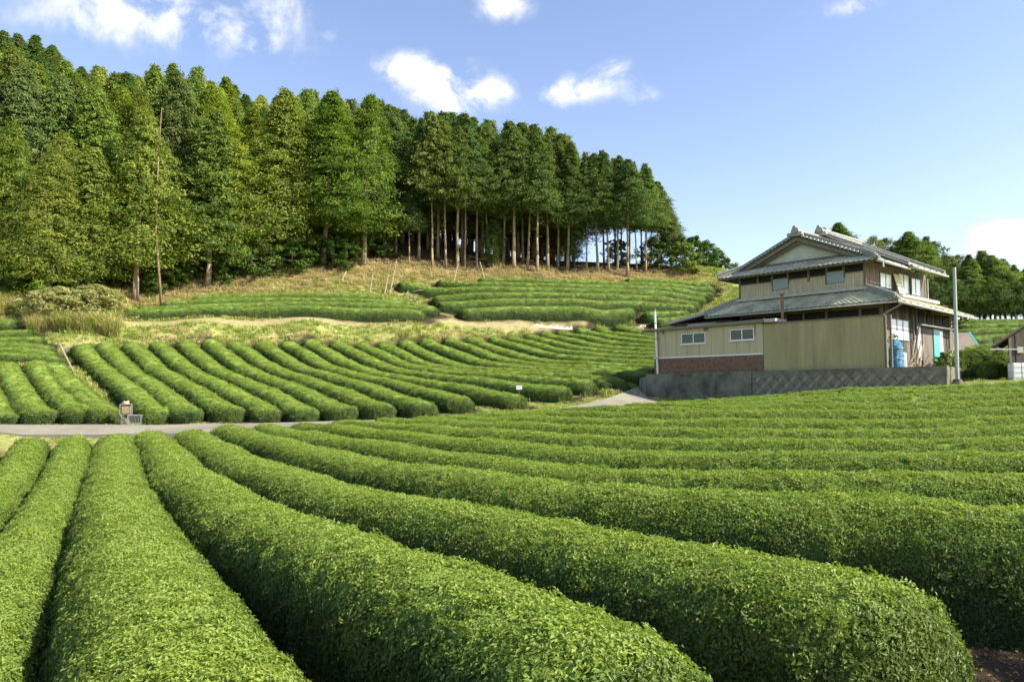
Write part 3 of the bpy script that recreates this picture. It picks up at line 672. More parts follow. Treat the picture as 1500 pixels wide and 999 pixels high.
TALL = [proto(41, 18, 2.6, .44, 'column', 780, 32, M['conifer'], .14), proto(42, 18, 2.4, .42, 'column', 740, 32, M['conifer'], .13, lean=.4), proto(43, 18, 2.8, .48, 'column', 780, 32, M['conifer'], .15, lean=-.3), proto(48, 18, 2.6, .34, 'cone', 740, 32, M['conifer'], .18), proto(50, 18, 3.1, .44, 'column', 800, 32, M['conifer'], .19)]
FULL = [proto(44, 18, 3.3, .16, 'cone', 1150, 32, M['conifer'], .22), proto(45, 18, 3.3, .21, 'column', 1150, 32, M['conifer'], .22), proto(46, 18, 3.1, .14, 'cone', 1100, 32, M['conifer'], .22), proto(47, 18, 3.7, .19, 'column', 1150, 32, M['conifer'], .24, lean=.3), proto(49, 18, 3.5, .15, 'cone', 1150, 32, M['conifer'], .22)]
RND = [proto(51, 10, 3.0, .22, 'round', 380, 34, M['broad'], .16, 30), proto(52, 10, 2.6, .15, 'round', 360, 34, M['broad'], .14, 30)]
M['pale'] = foliage_mat('pale_dry_foliage', (.16, .17, .05), (.36, .35, .13), (.56, .52, .24))
PAL = [proto(63, 3, 1.5, .0, 'round', 420, 12, M['pale'], .04, 14), proto(64, 3, 1.3, .0, 'round', 400, 12, M['pale'], .04, 14)]
SHR = [proto(61, 3, 1.5, .0, 'round', 110, 34, M['broad'], .05, 14), proto(62, 3, 1.2, .02, 'round', 90, 34, M['broad'], .05, 14)]
def tree(pr, x, y, hgt, wid, color, name, label, cat, group=None, z=None, bark=(1, 1, 1, 1), sink=.1):
    r = empty(name, (x, y, (gz(x, y) if z is None else z) - sink), random.uniform(0, 6.28)); s = hgt / pr['h']; u_ = random.uniform(.86, 1.16); r.scale = (s * wid * u_, s * wid / u_, s)
    if hgt > 6: r.rotation_euler = (random.uniform(-.035, .035), random.uniform(-.035, .035), random.uniform(0, 6.28))
    tag(r, label, cat, group)
    for part in ('trunk', 'crown'):
        o = bpy.data.objects.new(part, pr[part]); col.objects.link(o); o.parent = r; o.color = color if part == 'crown' else bark
    return r
def XY(px, d): p = P(px, 575, d); return p[0], p[1]
ENV = [(-300,40),(-60,45),(0,60),(45,68),(100,95),(150,92),(200,98),(240,86),(300,105),(350,125),(380,142),(440,128),(500,142),(545,143),(600,158),(650,152),(700,165),(745,168),(800,178),(860,206),(920,220),(955,240),(980,285),(1000,335),(1030,370)]
def env_z(px, d): return P(px, np.interp(px, [e[0] for e in ENV], [e[1] for e in ENV]), d)[2]
placed = []
def ok(x, y, r):
    for (a, b, q) in placed:
        if (a - x) ** 2 + (b - y) ** 2 < (min(r, q)) ** 2: return False
    return True
def olive(k, dark=False):   # random tone per tree; sunlit left and shaded right stands put into the colour
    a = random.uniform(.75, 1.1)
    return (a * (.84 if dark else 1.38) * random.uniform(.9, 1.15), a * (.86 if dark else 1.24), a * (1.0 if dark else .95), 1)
front = [ # px, distance, height, width, proto set index, (description)
 (15,65.5,10,1.1,'F','low bushy conifer at the left edge of the forest'),(62,66,14,1.0,'F','leafy conifer above the pale thicket at far left'),
 (118,69,14.5,1.2,'F','bright drooping conifer behind the pampas thicket'),(193,71,19,.95,'F','tall bright conifer with a straight pale trunk left of the dead pole'),
 (300,76,18.5,1.05,'F','bright broad conifer with its thin trunk on the dry bank right of the dead pole'),(352,79,14,1.1,'F','mid green conifer behind the round shrub'),
 (405,81,20,1.0,'F','dense conifer above the start of the grassy bank'),(470,83,20,1.05,'F','bright dense conifer above the bush on the bank'),(530,84.5,20,.95,'F','tall dense conifer left of the first bare trunks'),
 (598,86,9,1.0,'T','short tree with a small crown among the bare trunks'),(632,86.5,18,1,'T','conifer with a stout leaning pale trunk'),(652,87,17.5,1,'T','conifer with a slim tan trunk beside the leaning one'),
 (669,87.2,17,.95,'T','conifer with a thin trunk third in the bare group'),(680,88,17,.9,'T','conifer with a greyish trunk behind the bare group'),(698,88,16.5,1,'T','conifer with a dark thin trunk before the gap'),
 (753,88.5,17.5,1.05,'T','conifer with a bright vertical trunk in the middle of the edge'),(773,89,17,1,'T','conifer with a pale trunk just right of the middle one'),(787,88.5,16.5,1,'T','conifer with a slightly tilted bright trunk'),
 (803,89.5,16.5,.95,'T','conifer with a dim trunk near the brush pile'),(832,90,16,1,'T','dark conifer left of the bright sky gap'),(861,90.5,15,.85,'T','thin conifer beside the bright sky gap'),
 (877,90.2,15,.9,'T','conifer with two-tone trunk right of the sky gap'),(894,90.5,15,.95,'T','conifer with a bare trunk over the terrace'),(921,90,14.5,1,'T','conifer whose pale trunk base stands low on the bank'),
 (612,88,17,.9,'T','conifer with a slim trunk just left of the leaning pale one'),(561,87.5,18,.95,'T','dark conifer with a bare trunk at the left of the bare group'),(578,88.5,18,.9,'T','conifer with a thin trunk before the small-crowned tree'),
 (640,90,17.5,.9,'T','conifer half hidden behind the leaning pale trunk'),(715,89.5,17,.95,'T','conifer with a shaded trunk behind the dark young tree'),(737,90,16.5,.9,'T','conifer with a dim trunk left of the middle trunk'),(818,91,16,.85,'T','thin dim conifer between brush pile and sky gap'),
 (906,92,14.5,.85,'T','slim conifer before the low-standing pale trunk'),(935,92.5,13.8,.9,'T','slim dark conifer near the right forest end'),
 (948,91.5,13.5,1.05,'T','dark conifer near the right end of the forest'),(968,93,12.5,1.05,'T','dark conifer second from the right end of the forest'),(985,94,11,1.05,'T','dark conifer closing the right end of the forest')]
for (px, d, hgt, wid, kind, lab) in front:
    x, y = XY(px, d); pr = random.choice(FULL if kind == 'F' else TALL)
    if kind == 'T': hgt = min(hgt, (env_z(px, d) - gz(x, y)) * .985) if hgt > 10 else hgt
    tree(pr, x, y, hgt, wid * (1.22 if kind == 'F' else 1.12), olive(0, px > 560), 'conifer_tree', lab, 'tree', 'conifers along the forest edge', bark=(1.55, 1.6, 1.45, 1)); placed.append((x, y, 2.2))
tries = 0; cnt = 0; ranked = {}
zone_lab = [(-400, 120, 'conifer in the ranks of the far left hillside forest'), (120, 330, 'conifer deep in the forest behind the dead pole'), (330, 560, 'conifer in the ranks behind the grassy bank bush'),
            (560, 760, 'dark conifer in the ranks behind the first bare trunks'), (760, 1100, 'dark conifer in the ranks at the right end of the forest')]
while cnt < 215 and tries < 9000:
    tries += 1
    px = random.uniform(-170, 1000); e = edge_d(px); d = e + 1.5 + random.random() ** 1.25 * (34 if px < 400 else 22)
    if px > 840: d = min(d, e + 13)
    if 845 < px < 885 and d < e + 30: continue
    x, y = XY(px, d)
    if not ok(x, y, 2.75 if px < 400 else 2.4): continue
    z = gz(x, y); hmax = env_z(px, d) - z; hgt = min(hmax * random.uniform(.84, 1.0), random.uniform(17, 22.5))
    if hgt < 7: continue
    if px > 560: hgt = min(hgt, 19)
    if d - e < 5 and px < 540 and random.random() < .6: hgt *= random.uniform(.6, .85)
    placed.append((x, y, 2.7)); cnt += 1
    pr = random.choice(FULL if (px < 560 or (d - e > 5 and px < 835)) else TALL)
    lab = [l for a, b, l in zone_lab if a <= px < b][0]
    zi = [i for i, (a, b, l) in enumerate(zone_lab) if a <= px < b][0]
    rank = 'front' if d - e < 8 else ('middle' if d - e < 17 else 'rear')
    if px > 560: pass
    if px > 540 and d - e < 6: lab = lab
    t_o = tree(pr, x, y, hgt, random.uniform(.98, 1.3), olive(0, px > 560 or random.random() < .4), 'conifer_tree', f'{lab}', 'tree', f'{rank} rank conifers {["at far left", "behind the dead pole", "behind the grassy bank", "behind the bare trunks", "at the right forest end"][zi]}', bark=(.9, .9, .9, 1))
    ranked.setdefault((rank, zi), []).append((px, t_o))
ZN = ['on the far left hillside', 'behind the dead pole', 'behind the grassy bank', 'behind the bare trunks', 'at the right forest end']
for (rank, zi), lst in ranked.items():
    lst.sort(key=lambda q: q[0])
    for i, (_, o_) in enumerate(lst): o_['label'] = f'{ORD[i % 26]} conifer from the left{"" if i < 26 else ", second tier"} in the {rank} rank {ZN[zi]}'
for i, px in enumerate([8, 35, 84, 112, 142, 168, 214, 256, 272, 322, 345, 366, 424, 442, 462, 505]):
    d = edge_d(px) - .6 + (i % 3) * .9; x, y = XY(px, d)
    tree(SHR[i % 2], x, y, random.uniform(2.0, 3.8), random.uniform(.9, 1.3), (1.15, 1.2, .95, 1) if i % 3 else (.85, 1.0, .9, 1), 'bush', f'{ORD[i]} leafy green bush from the left along the foot of the left forest', 'bush', 'green bushes along the foot of the left forest')
for i, px in enumerate(range(548, 832, 13)):
    d = edge_d(px) + 8.5 + (i % 3) * 1.6; x, y = XY(px + random.uniform(-3, 3), d); hgt = max(8, (env_z(px, d) - gz(x, y)) * random.uniform(.72, .9))
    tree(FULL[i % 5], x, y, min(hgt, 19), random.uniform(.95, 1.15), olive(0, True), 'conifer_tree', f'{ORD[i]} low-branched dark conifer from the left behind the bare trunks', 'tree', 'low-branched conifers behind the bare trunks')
# ridge trees of the farther hill showing at the top left
for k in range(9):
    px = -90 + k * 24; d = 128 + (k % 3) * 3; x, y = XY(px, d); z = gz(x, y); top = P(px, [20, 30, 38, 44, 50, 52, 66, 92, 98][k], d)[2]
    tree(TALL[k % 4], x, y, max(9, min(24, top - z)), 1.6, olive(0, True), 'conifer_tree', f'hazy green conifer on the farther ridge at the top left, {ORD[k]} from the left', 'tree', 'conifers on the farther ridge')
# broad-leaved bushes at the forest edge
for (px, d, hgt, wid, lab, br) in [(230,73.5,3.6,1.1,'pale green bush at the foot of the trees beside the tall pale trunk',1),(378,79.5,5.2,1.1,'round bush in front of the forest above the bank',0),(484,82.5,4.0,1.1,'rounded olive bush standing on the grassy bank',0),
        (400,82,3.4,1,'smaller bush right of the round bush',0),(45,65.5,4.2,1.2,'leafy bush at far left under the trees',1),(100,68,4.0,1,'slim bush over the dry thicket',1),(520,84.5,6.5,.8,'leafy sapling left of the bare trunks',1),
        (722,88.5,6,.9,'dark young tree between the bare trunk groups',0),(843,91,6.5,.9,'leafy young tree left of the sky gap',0),(1003,92.5,4.4,1.15,'rounded green bush at the right end of the forest',1),(960,94,4,1.3,'dark bush under the last conifers',0),(985,95,4.5,1.4,'dark bush closing the forest floor',0),
        (905,94,3.5,1.2,'low dark undergrowth bush behind the terrace',0),(560,87,3.4,1.1,'undergrowth bush in the forest shade',0),(340,79.5,3.0,1.2,'low bush at the edge of the shade',0)]:
    x, y = XY(px, d); tree(random.choice(SHR if hgt < 5.5 else RND), x, y, hgt, wid, (1.1, 1.1, .8, 1) if br else (.75, .85, .8, 1), 'bush' if hgt < 5.5 else 'young_tree', lab, 'bush' if hgt < 5.5 else 'tree', 'bushes along the forest edge')
for k, (px, d, hgt, wid, lab) in enumerate([(52,62.8,2.3,1.5,'pale dry shrub at the far left of the thicket'),(78,62.6,2.9,1.4,'pale bushy shrub in the left of the thicket'),(104,62.8,2.6,1.6,'bright pale shrub in the middle of the thicket'),
        (130,63.2,3.1,1.4,'tallest bright shrub of the thicket'),(155,64.6,2.6,1.3,'bright yellow-green shrub at the right end of the thicket'),(22,62.6,1.4,1.4,'greyish shrub at the left picture edge above the hedges')]):
    x, y = XY(px, d); tree(PAL[k % 2], x, y, hgt, wid, (1, 1, 1, 1), 'shrub', lab, 'shrub', 'pale shrubs of the thicket')
# added unseen bush, put just outside the frame to shade the right end of the near hedges
tree(RND[1], 10.4, 5.2, 4.6, 1.25, (.9, .9, .9, 1), 'bush', 'added unseen bush outside the right edge shading the near hedge ends', 'bush')
# clipped dark hedge trees behind the right end of the bank
for k, (px, d, hg) in enumerate([(1018,98,4.2),(1030,99,4.2),(1042,100,4.0),(1054,101,3.7),(1066,102,3.4),(1078,103,3.1),(1088,104,2.8)]):
    x, y = XY(px, d); tree(SHR[k % 2], x, y, hg, 1.15, (.8, .95, .8, 1), 'bush', f'dark bush on the skyline left of the house roof, {ORD[k]} from the forest', 'bush', 'skyline bushes left of the house')
# far wood behind the house
for i, px in enumerate(range(1372, 1560, 15)):
    x, y = XY(px, 82 + (i % 2) * 1.5); tree(RND[i % 2], x, y, random.uniform(4.2, 5.6), 1.15, (.9, .95, .95, 1), 'bush', f'{ORD[i]} low leafy bush from the left under the wood behind the pole', 'bush', 'understorey bushes of the wood behind the pole')
kk = 0
for (px, d, ytop, kind) in [(1238,92,325,'T'),(1209,96,333,'T'),(1285,88,345,'R'),(1305,90,348,'R'),(1340,86,338,'T'),(1325,88,350,'R'),(1362,86,345,'T'),(1378,90,352,'R'),(1395,86,372,'R'),(1412,88,372,'R'),(1428,84,372,'T'),(1447,86,366,'T'),(1463,85,372,'T'),(1478,86,378,'T'),(1495,84,386,'T'),(1512,86,392,'T'),(1535,85,398,'T'),(1560,86,400,'T'),
        (1350,94,352,'T'),(1372,96,360,'T'),(1400,96,385,'T'),(1420,97,382,'T'),(1440,98,378,'T'),(1456,97,382,'T'),(1470,98,386,'T'),(1487,97,390,'T'),(1505,98,396,'T'),(1316,100,360,'T'),(1290,101,366,'T'),(1590,90,400,'T'),(1625,90,398,'T')]:
    x, y = XY(px, d); z = gz(x, y); hg = P(px, ytop, d)[2] - z; fr = d < 92
    tree(random.choice(FULL if kk % 2 else TALL) if kind == 'T' else RND[kk % 2], x, y, max(hg, 6), random.uniform(1.25, 1.6) if kind == 'T' else random.uniform(.75, .95), (1.2, 1.15, 1.3, 1) if kind == 'T' else (1.4, 1.15, 1.2, 1), 'pine_tree' if kind == 'T' else 'broadleaf_tree',  # distance haze put into the lighter crown tints
         (f'{ORD[kk] if kk < 26 else "far right" if kk < 30 else "outermost"}{"" if kk < 26 else " " + ORD[kk - 26]} tree of the wood behind the house, {"nearer" if fr else "farther"} rank' if px > 1250 else ('conifer top peeking over the roof ridge, right of the ridge ornament' if px > 1220 else 'dark treetop just behind the second roof ornament')), 'tree', 'trees of the wood behind the house'); kk += 1

# the dead pole in the left trees, with its stump of bark
x, y = XY(233, 70.2); zb_ = gz(x, y); top = P(237, 158, 70.2)
dp = MB(); q = [Vector((x, y, zb_ - .2)), Vector(P(228, 330, 70.2)), Vector(P(232, 230, 70.2)), Vector(top)]
dp.tube(q[0], q[1], .13, .10, 7); dp.tube(q[1], q[2], .10, .07, 7); dp.tube(q[2], q[3], .07, .025, 7)
o = dp.build('dead_pole', M['bark'], smooth=True); o.color = (1.2, 1.2, 1.1, 1); tag(o, 'bare dead stem rising pale through the bright left trees', 'dead tree')

# ------------------------------------------------------------------ grass, straw and thicket (uncountable)
def blades(n, spread, h, w, lean, seed, mat, name):
    r_ = np.random.default_rng(seed); a = r_.uniform(0, 6.283, n); q = np.sqrt(r_.uniform(0, 1, n)) * spread
    bx, by = q * np.cos(a), q * np.sin(a); hh = h * r_.uniform(.5, 1.2, n); la = r_.uniform(0, 6.283, n); ln = hh * lean * r_.uniform(.3, 1.2, n); ww = w * r_.uniform(.7, 1.3, n); pa = la + 1.57
    def pt(t, s, dz): return np.stack([bx + np.cos(la) * ln * t + np.cos(pa) * ww * s, by + np.sin(la) * ln * t + np.sin(pa) * ww * s, hh * dz], 1)
    v = np.stack([pt(0, -.5, -.05), pt(0, .5, -.05), pt(.35, .4, .6), pt(.35, -.4, .6), pt(1, 0, 1 - lean * .3)], 1).reshape(-1, 3); i = np.arange(n)[:, None] * 5
    f = np.concatenate([i + [0, 1, 2], i + [0, 2, 3], i + [3, 2, 4]]); tint = np.repeat(r_.uniform(0, 1, n), 5)
    return mesh_np(name, v, f, mat, attrs={'tint': ('FLOAT', tint.astype('f4'))}, link=False)
gc = bpy.data.collections.new('grass_tufts'); [gc.objects.link(blades(26, .28, .26, .030, .6, 70 + k, M['grass'], 'grass_tuft')) for k in range(3)]
sc_ = bpy.data.collections.new('straw_tufts'); [sc_.objects.link(blades(26, .34, .34, .032, 1.5, 80 + k, M['straw'], 'straw_tuft')) for k in range(3)]
pc = bpy.data.collections.new('reed_tufts'); [pc.objects.link(blades(40, .5, 1.5, .04, .7, 90 + k, M['straw'] if k % 2 else M['grass'], 'reed_tuft')) for k in range(4)]
ng_g, ng_s, ng_p = scatter_group('grass', gc), scatter_group('straw', sc_), scatter_group('reeds', pc)
def sample_region(n, fn, x0, x1, y0, y1):
    X = rng.uniform(x0, x1, n); Y = rng.uniform(y0, y1, n); px = CX + F * X / Y; e = edge_d(px)
    dm = np.full(n, 99.)
    for i in range(0, n, 8000):
        d2 = (X[i:i + 8000, None] - allc[None, :, 0]) ** 2 + (Y[i:i + 8000, None] - allc[None, :, 1]) ** 2; dm[i:i + 8000] = np.sqrt(d2.min(1))
    pdist = np.minimum(poly_dist(pathl, X, Y), poly_dist(trail, X, Y))
    rd = poly_dist([P(*p) for p in nearL], X, Y); rf = poly_dist([P(*p) for p in farL], X, Y)
    k = fn(X, Y, px, e - Y, dm, pdist, np.minimum(rd, rf)); X, Y = X[k], Y[k]
    Z = ground(X, Y); e_ = .3; nx_ = -(ground(X + e_, Y) - Z) / e_; ny_ = -(ground(X, Y + e_) - Z) / e_
    return np.stack([X, Y, Z], 1), np.stack([nx_ * .5, ny_ * .5, np.ones(len(X))], 1)
onroad_poly = [P(*p)[:2] for p in nearL] + [P(*p)[:2] for p in farL][::-1]
def inpoly(X, Y, poly):
    c = np.zeros(len(X), bool); n = len(poly)
    for i in range(n):
        x1, y1 = poly[i][:2]; x2, y2 = poly[(i + 1) % n][:2]
        k = ((y1 > Y) != (y2 > Y)) & (X < (x2 - x1) * (Y - y1) / (y2 - y1 + 1e-12) + x1); c ^= k
    return c
def g_keep(X, Y, px, ed, dm, pdist, rd):
    base = (px > -120) & (px < 1620) & (ed > 1.0) & (dm > .85) & (pdist > .9) & ~inpoly(X, Y, onroad_poly)
    fld = (Y < 33) ; dens = np.where(fld, 0, 1.0) * np.where(Y < 42, np.where(dm < 1.5, .1, .8), 1) * np.where(px > 1100, .35, 1)
    return base & (rng.uniform(0, 1, len(X)) < dens)
pts, nr_ = sample_region(52000, g_keep, -52, 62, 34, 96)
s_ = rng.uniform(.7, 1.35, len(pts)) * np.where(pts[:, 1] < 45, .55, 1.0)
o = scatter('grass', pts, nr_, s_, rng.integers(0, 3, len(pts)), ng_g); tag(o, 'rough yellow-green grass on the banks around the tea terraces', 'grass')
def s_keep(X, Y, px, ed, dm, pdist, rd):
    fe = np.exp(-((ed - 1.0) / 2.3) ** 2) * (px < 1060); spot = (vnoise(X, Y, .5, 77) > .25) * .25 + (dm < 1.6) * (dm > 1.0) * .15
    return (px > -120) & (px < 1120) & (dm > .9) & (pdist > .5) & (Y > 46) & (ed > -4) & (rng.uniform(0, 1, len(X)) < np.clip(fe * .9 + spot, 0, 1))
pts, nr_ = sample_region(42000, s_keep, -50, 34, 44, 100)
o = scatter('dry_grass', pts, nr_, rng.uniform(.7, 1.5, len(pts)), rng.integers(0, 3, len(pts)), ng_s); tag(o, 'dry straw and cut stalks littering the foot of the forest', 'dry grass')
def p_keep(X, Y, px, ed, dm, pdist, rd):
    a = ((px > -120) & (px < 168) & (ed > 1.0) & (Y > 60.2 + (px < 30) * 1.0) & (dm > 1.2) & (pdist > .6))
    return a & (vnoise(X, Y, 1.3, 31) > -.25) & (rng.uniform(0, 1, len(X)) < np.where(px > 95, .55, .4))
pts, nr_ = sample_region(24000, p_keep, -56, -28, 57, 72)
o = scatter('reed_thicket', pts, nr_, rng.uniform(.25, 1.05, len(pts)) * (1 + .35 * vnoise(pts[:, 0], pts[:, 1], 1.1, 8)), rng.integers(0, 4, len(pts)), ng_p); tag(o, 'pale tangled reeds and dry grass thicket above the upper left hedges', 'thicket')

# ------------------------------------------------------------------ house (local x: depth away from the front, local y: leftwards along the front, z from eye level)
HX, HY, HA = 19.93, 42.0, math.atan2(.66, .75)
def W2(x, y, z=0.0):
    return (HX + math.cos(HA) * x - math.sin(HA) * y, HY + math.sin(HA) * x + math.cos(HA) * y, CAMZ + z)
def LOCW(px, py, d):
    X, Y, Z = P(px, py, d); dx, dy = X - HX, Y - HY
    return (math.cos(HA) * dx + math.sin(HA) * dy, -math.sin(HA) * dx + math.cos(HA) * dy, Z - CAMZ)
M['tile'] = simple('grey_roof_tiles', (.54, .53, .42), .65, .25, .2, 1.6, .1)
M['tile_old'] = simple('mossy_roof_tiles', (.58, .57, .40), .7, .2, .22, 1.2, .1)
M['ridge'] = simple('ridge_tiles', (.31, .315, .27), .5, .4, .2, 5)
M['plaster'] = simple('white_plaster', (.50, .53, .44), .85, .2, .1, 1.5)
M['siding'] = simple('tan_board_siding', (.53, .46, .32), .8, .2, .14, 2.2, streak=True)
M['dark_board'] = simple('dark_weathered_boards', (.105, .09, .075), .8, .2, .2, 3, streak=True)
M['brown_board'] = simple('brown_weathered_boards', (.20, .165, .13), .8, .2, .2, 3, streak=True)
M['timber'] = simple('grey_timber', (.20, .18, .14), .8, .2, .2, 4, streak=True)
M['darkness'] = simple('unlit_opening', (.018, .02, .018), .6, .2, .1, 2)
M['gutter'] = simple('pale_gutter', (.42, .42, .36), .45, .4, .15, 4)
M['soffit'] = simple('eave_boards', (.14, .12, .095), .85, .1, .15, 4)
M['white'] = simple('white_painted_metal', (.78, .78, .74), .4, .4, .06, 5)
M['white_pane'] = simple('white_glossy_pane', (.88, .88, .84), .18, .6, .03, 2)  # glossy panes coloured white all over
M['panel_blue'] = simple('blue_grey_shutter', (.21, .27, .28), .35, .5, .06, 2)
M['green_frame'] = simple('green_window_frame', (.05, .22, .14), .4, .4, .08, 5)
M['teal'] = simple('teal_panel', (.10, .42, .38), .4, .4, .08, 2)
M['tan_metal'] = simple('tan_metal_cladding', (.41, .355, .20), .32, .5, .09, .9, streak=True)
M['tan_sheet'] = simple('tan_corrugated_sheet', (.39, .355, .185), .55, .35, .11, .7, streak=True)
M['band'] = simple('reddish_brown_base_band', (.28, .18, .12), .8, .2, .22, 6, .2)
M['fascia'] = simple('grey_roof_fascia', (.20, .195, .155), .6, .3, .12, 3)
M['glass'] = simple('dark_green_glass', (.035, .065, .045), .22, .4, .12, 3)
M['concrete'] = simple('stained_concrete', (.27, .262, .19), .9, .2, .30, 1.3, .4)
M['stone'] = simple('grey_wall_stone', (.35, .34, .25), .9, .2, .28, 2.5, .4)
M['pole'] = simple('weathered_pole', (.36, .42, .36), .6, .3, .12, 2)
M['tarp'] = simple('blue_tarp', (.04, .30, .56), .4, .5, .25, 4, .3)
M['wood'] = simple('pale_cut_timber', (.44, .38, .26), .8, .2, .2, 6)
M['rust'] = simple('rusty_metal', (.28, .17, .10), .7, .3, .25, 8)
M['galv'] = simple('galvanised_wire', (.34, .34, .30), .4, .5, .12, 8, metal=.4)
M['dirt'] = simple('yard_dirt', (.22, .19, .12), .95, .1, .25, 1.5, .3)

house = empty('farmhouse', (HX, HY, CAMZ), HA)
tag(house, 'two-storey farmhouse with grey tiled hip-and-gable roofs and tan board siding behind the stone retaining wall', 'house')
house['label'] = 'two-storey farmhouse with grey tiled roofs and tan board siding above the retaining wall'

def tiles(name, p00, p10, p01, p11, mat, parent, pitch=.29, course=.27, amp=.035, thick=.07):
    p00, p10, p01, p11 = [np.array(p, float) for p in (p00, p10, p01, p11)]
    eu = p10 - p00; w = np.linalg.norm(eu); eu /= w; h = np.linalg.norm((p01 + p11) / 2 - (p00 + p10) / 2)
    nrm = np.cross(eu, (p01 + p11) / 2 - (p00 + p10) / 2); nrm /= np.linalg.norm(nrm); nrm *= 1 if nrm[2] > 0 else -1
    nu = max(4, int(w / pitch * 5)); nvv = max(2, int(h / course)); vs = []
    for i in range(nvv): vs += [i / nvv, (i + 1) / nvv - 1e-3]
    off = np.array([.028 if j % 2 == 0 else 0. for j in range(len(vs))])
    u = np.linspace(0, 1, nu)[None, :, None]; v = np.array(vs)[:, None, None]
    Pt = (p00 * (1 - u) + p10 * u) * (1 - v) + (p01 * (1 - u) + p11 * u) * v
    s = ((Pt - p00) @ eu) / pitch; fr = s - np.floor(s); wave = amp * (np.where(fr < .42, np.sin(fr / .42 * np.pi), -.35 * np.sin((fr - .42) / .58 * np.pi)))
    rj = np.random.default_rng(int(w * 100)); jit = rj.normal(0, .004, (nvv, int(s.max()) + 4)); jj = jit[(np.arange(len(vs)) // 2)[:, None], np.clip(np.floor(s).astype(int) + 1, 0, jit.shape[1] - 1)]
    Pt = Pt + nrm * (wave + off[:, None] + jj)[..., None]
    nvn = len(vs); V = Pt.reshape(-1, 3); i = (np.arange(nvn - 1)[:, None] * nu + np.arange(nu - 1)[None]).ravel(); f = np.stack([i, i + 1, i + nu + 1, i + nu], 1)
    # front edge lip
    lip = Pt[0] - nrm * thick; b0 = len(V); V = np.vstack([V, lip]); j = np.arange(nu - 1); f = np.vstack([f, np.stack([b0 + j, b0 + j + 1, j + 1, j], 1)])
    o = mesh_np(name, V, f, mat, parent, smooth=False); o['kind'] = 'stuff'; 
    sf = MB(); d = -nrm * (thick + .01); sf.hexa([tuple(p + d * 1.9) for p in (p00, p10, p11, p01)], [tuple(p + d) for p in (p00, p10, p11, p01)])
    sf.build('soffit_board', M['soffit'], parent); return o
def ridge(p, q, parent, r=.13, hgt=.28):
    mb = MB(); p, q = Vector(p), Vector(q); d = (q - p); s = Vector((-d.y, d.x, 0)).normalized()
    up_ = Vector((0, 0, 1))
    for k, (w_, z0, z1) in enumerate(((r * 1.5, -.06, hgt * .35), (r * 1.25, hgt * .35 + .012, hgt * .7), (r * 1.45, hgt * .7 + .012, hgt))):
        mb.hexa([p + s * w_ + up_ * z0, q + s * w_ + up_ * z0, q - s * w_ + up_ * z0, p - s * w_ + up_ * z0], [p + s * w_ + up_ * z1, q + s * w_ + up_ * z1, q - s * w_ + up_ * z1, p - s * w_ + up_ * z1])
    n = max(2, int(d.length / .3))
    for k in range(n):
        a = p.lerp(q, k / n) + up_ * hgt; b = p.lerp(q, (k + .93) / n) + up_ * hgt; mb.tube(a, b, r, r * .94, 8)
    return mb.build('ridge_tiles', M['ridge'], parent)
def ornament(x, y, z, s, parent, ax=0):
    """end tile: a bell outline with side scrolls and a round boss, 14 cm thick"""
    pr = [(-.5, 0), (-.56, .12), (-.42, .22), (-.34, .2), (-.3, .34), (-.24, .5), (-.14, .62), (0, .7), (.14, .62), (.24, .5), (.3, .34), (.34, .2), (.42, .22), (.56, .12), (.5, 0)]
    mb = MB()
    def q(a, b, t): return (x + t, y + a * s, z + b * s) if ax == 0 else (x + a * s, y + t, z + b * s)
    mb.hexa([q(a, b, -.08) for a, b in pr], [q(a, b, .08) for a, b in pr])
    for a, b, r_ in ((-.42, .12, .14), (.42, .12, .14), (0, .36, .17), (0, .62, .12)): mb.tube(q(a, b, -.16), q(a, b, .14), r_ * s, r_ * s, 10)
    return mb.build('ridge_end_ornament', M['ridge'], parent)

# --- ground floor
zf = 1.25
mb = MB(); mb.box(0.05, 9.9, -.95, 7.95, zf - .2, 5.0); lw = mb.build('lower_wall', M['dark_board'], house)
dk = MB()
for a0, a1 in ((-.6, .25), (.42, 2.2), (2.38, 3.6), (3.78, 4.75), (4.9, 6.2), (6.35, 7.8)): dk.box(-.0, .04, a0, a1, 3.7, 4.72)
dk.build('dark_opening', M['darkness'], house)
for a in (-.82, .335, 2.29, 3.69, 4.82, 6.27, 7.9):
    MB().box(-.09, .045, a - .075, a + .075, zf, 4.9).build('post', M['timber'], house)
MB().box(-.07, .05, -.85, 7.9, 4.72, 4.86).build('lintel', M['timber'], house)
MB().box(-.05, .05, -.85, 7.9, 3.55, 3.68).build('rail', M['timber'], house)
MB().box(-.03, .02, 1.25, 2.0, 3.95, 4.08).build('rail', M['gutter'], house).location = (0, -.1, 0)
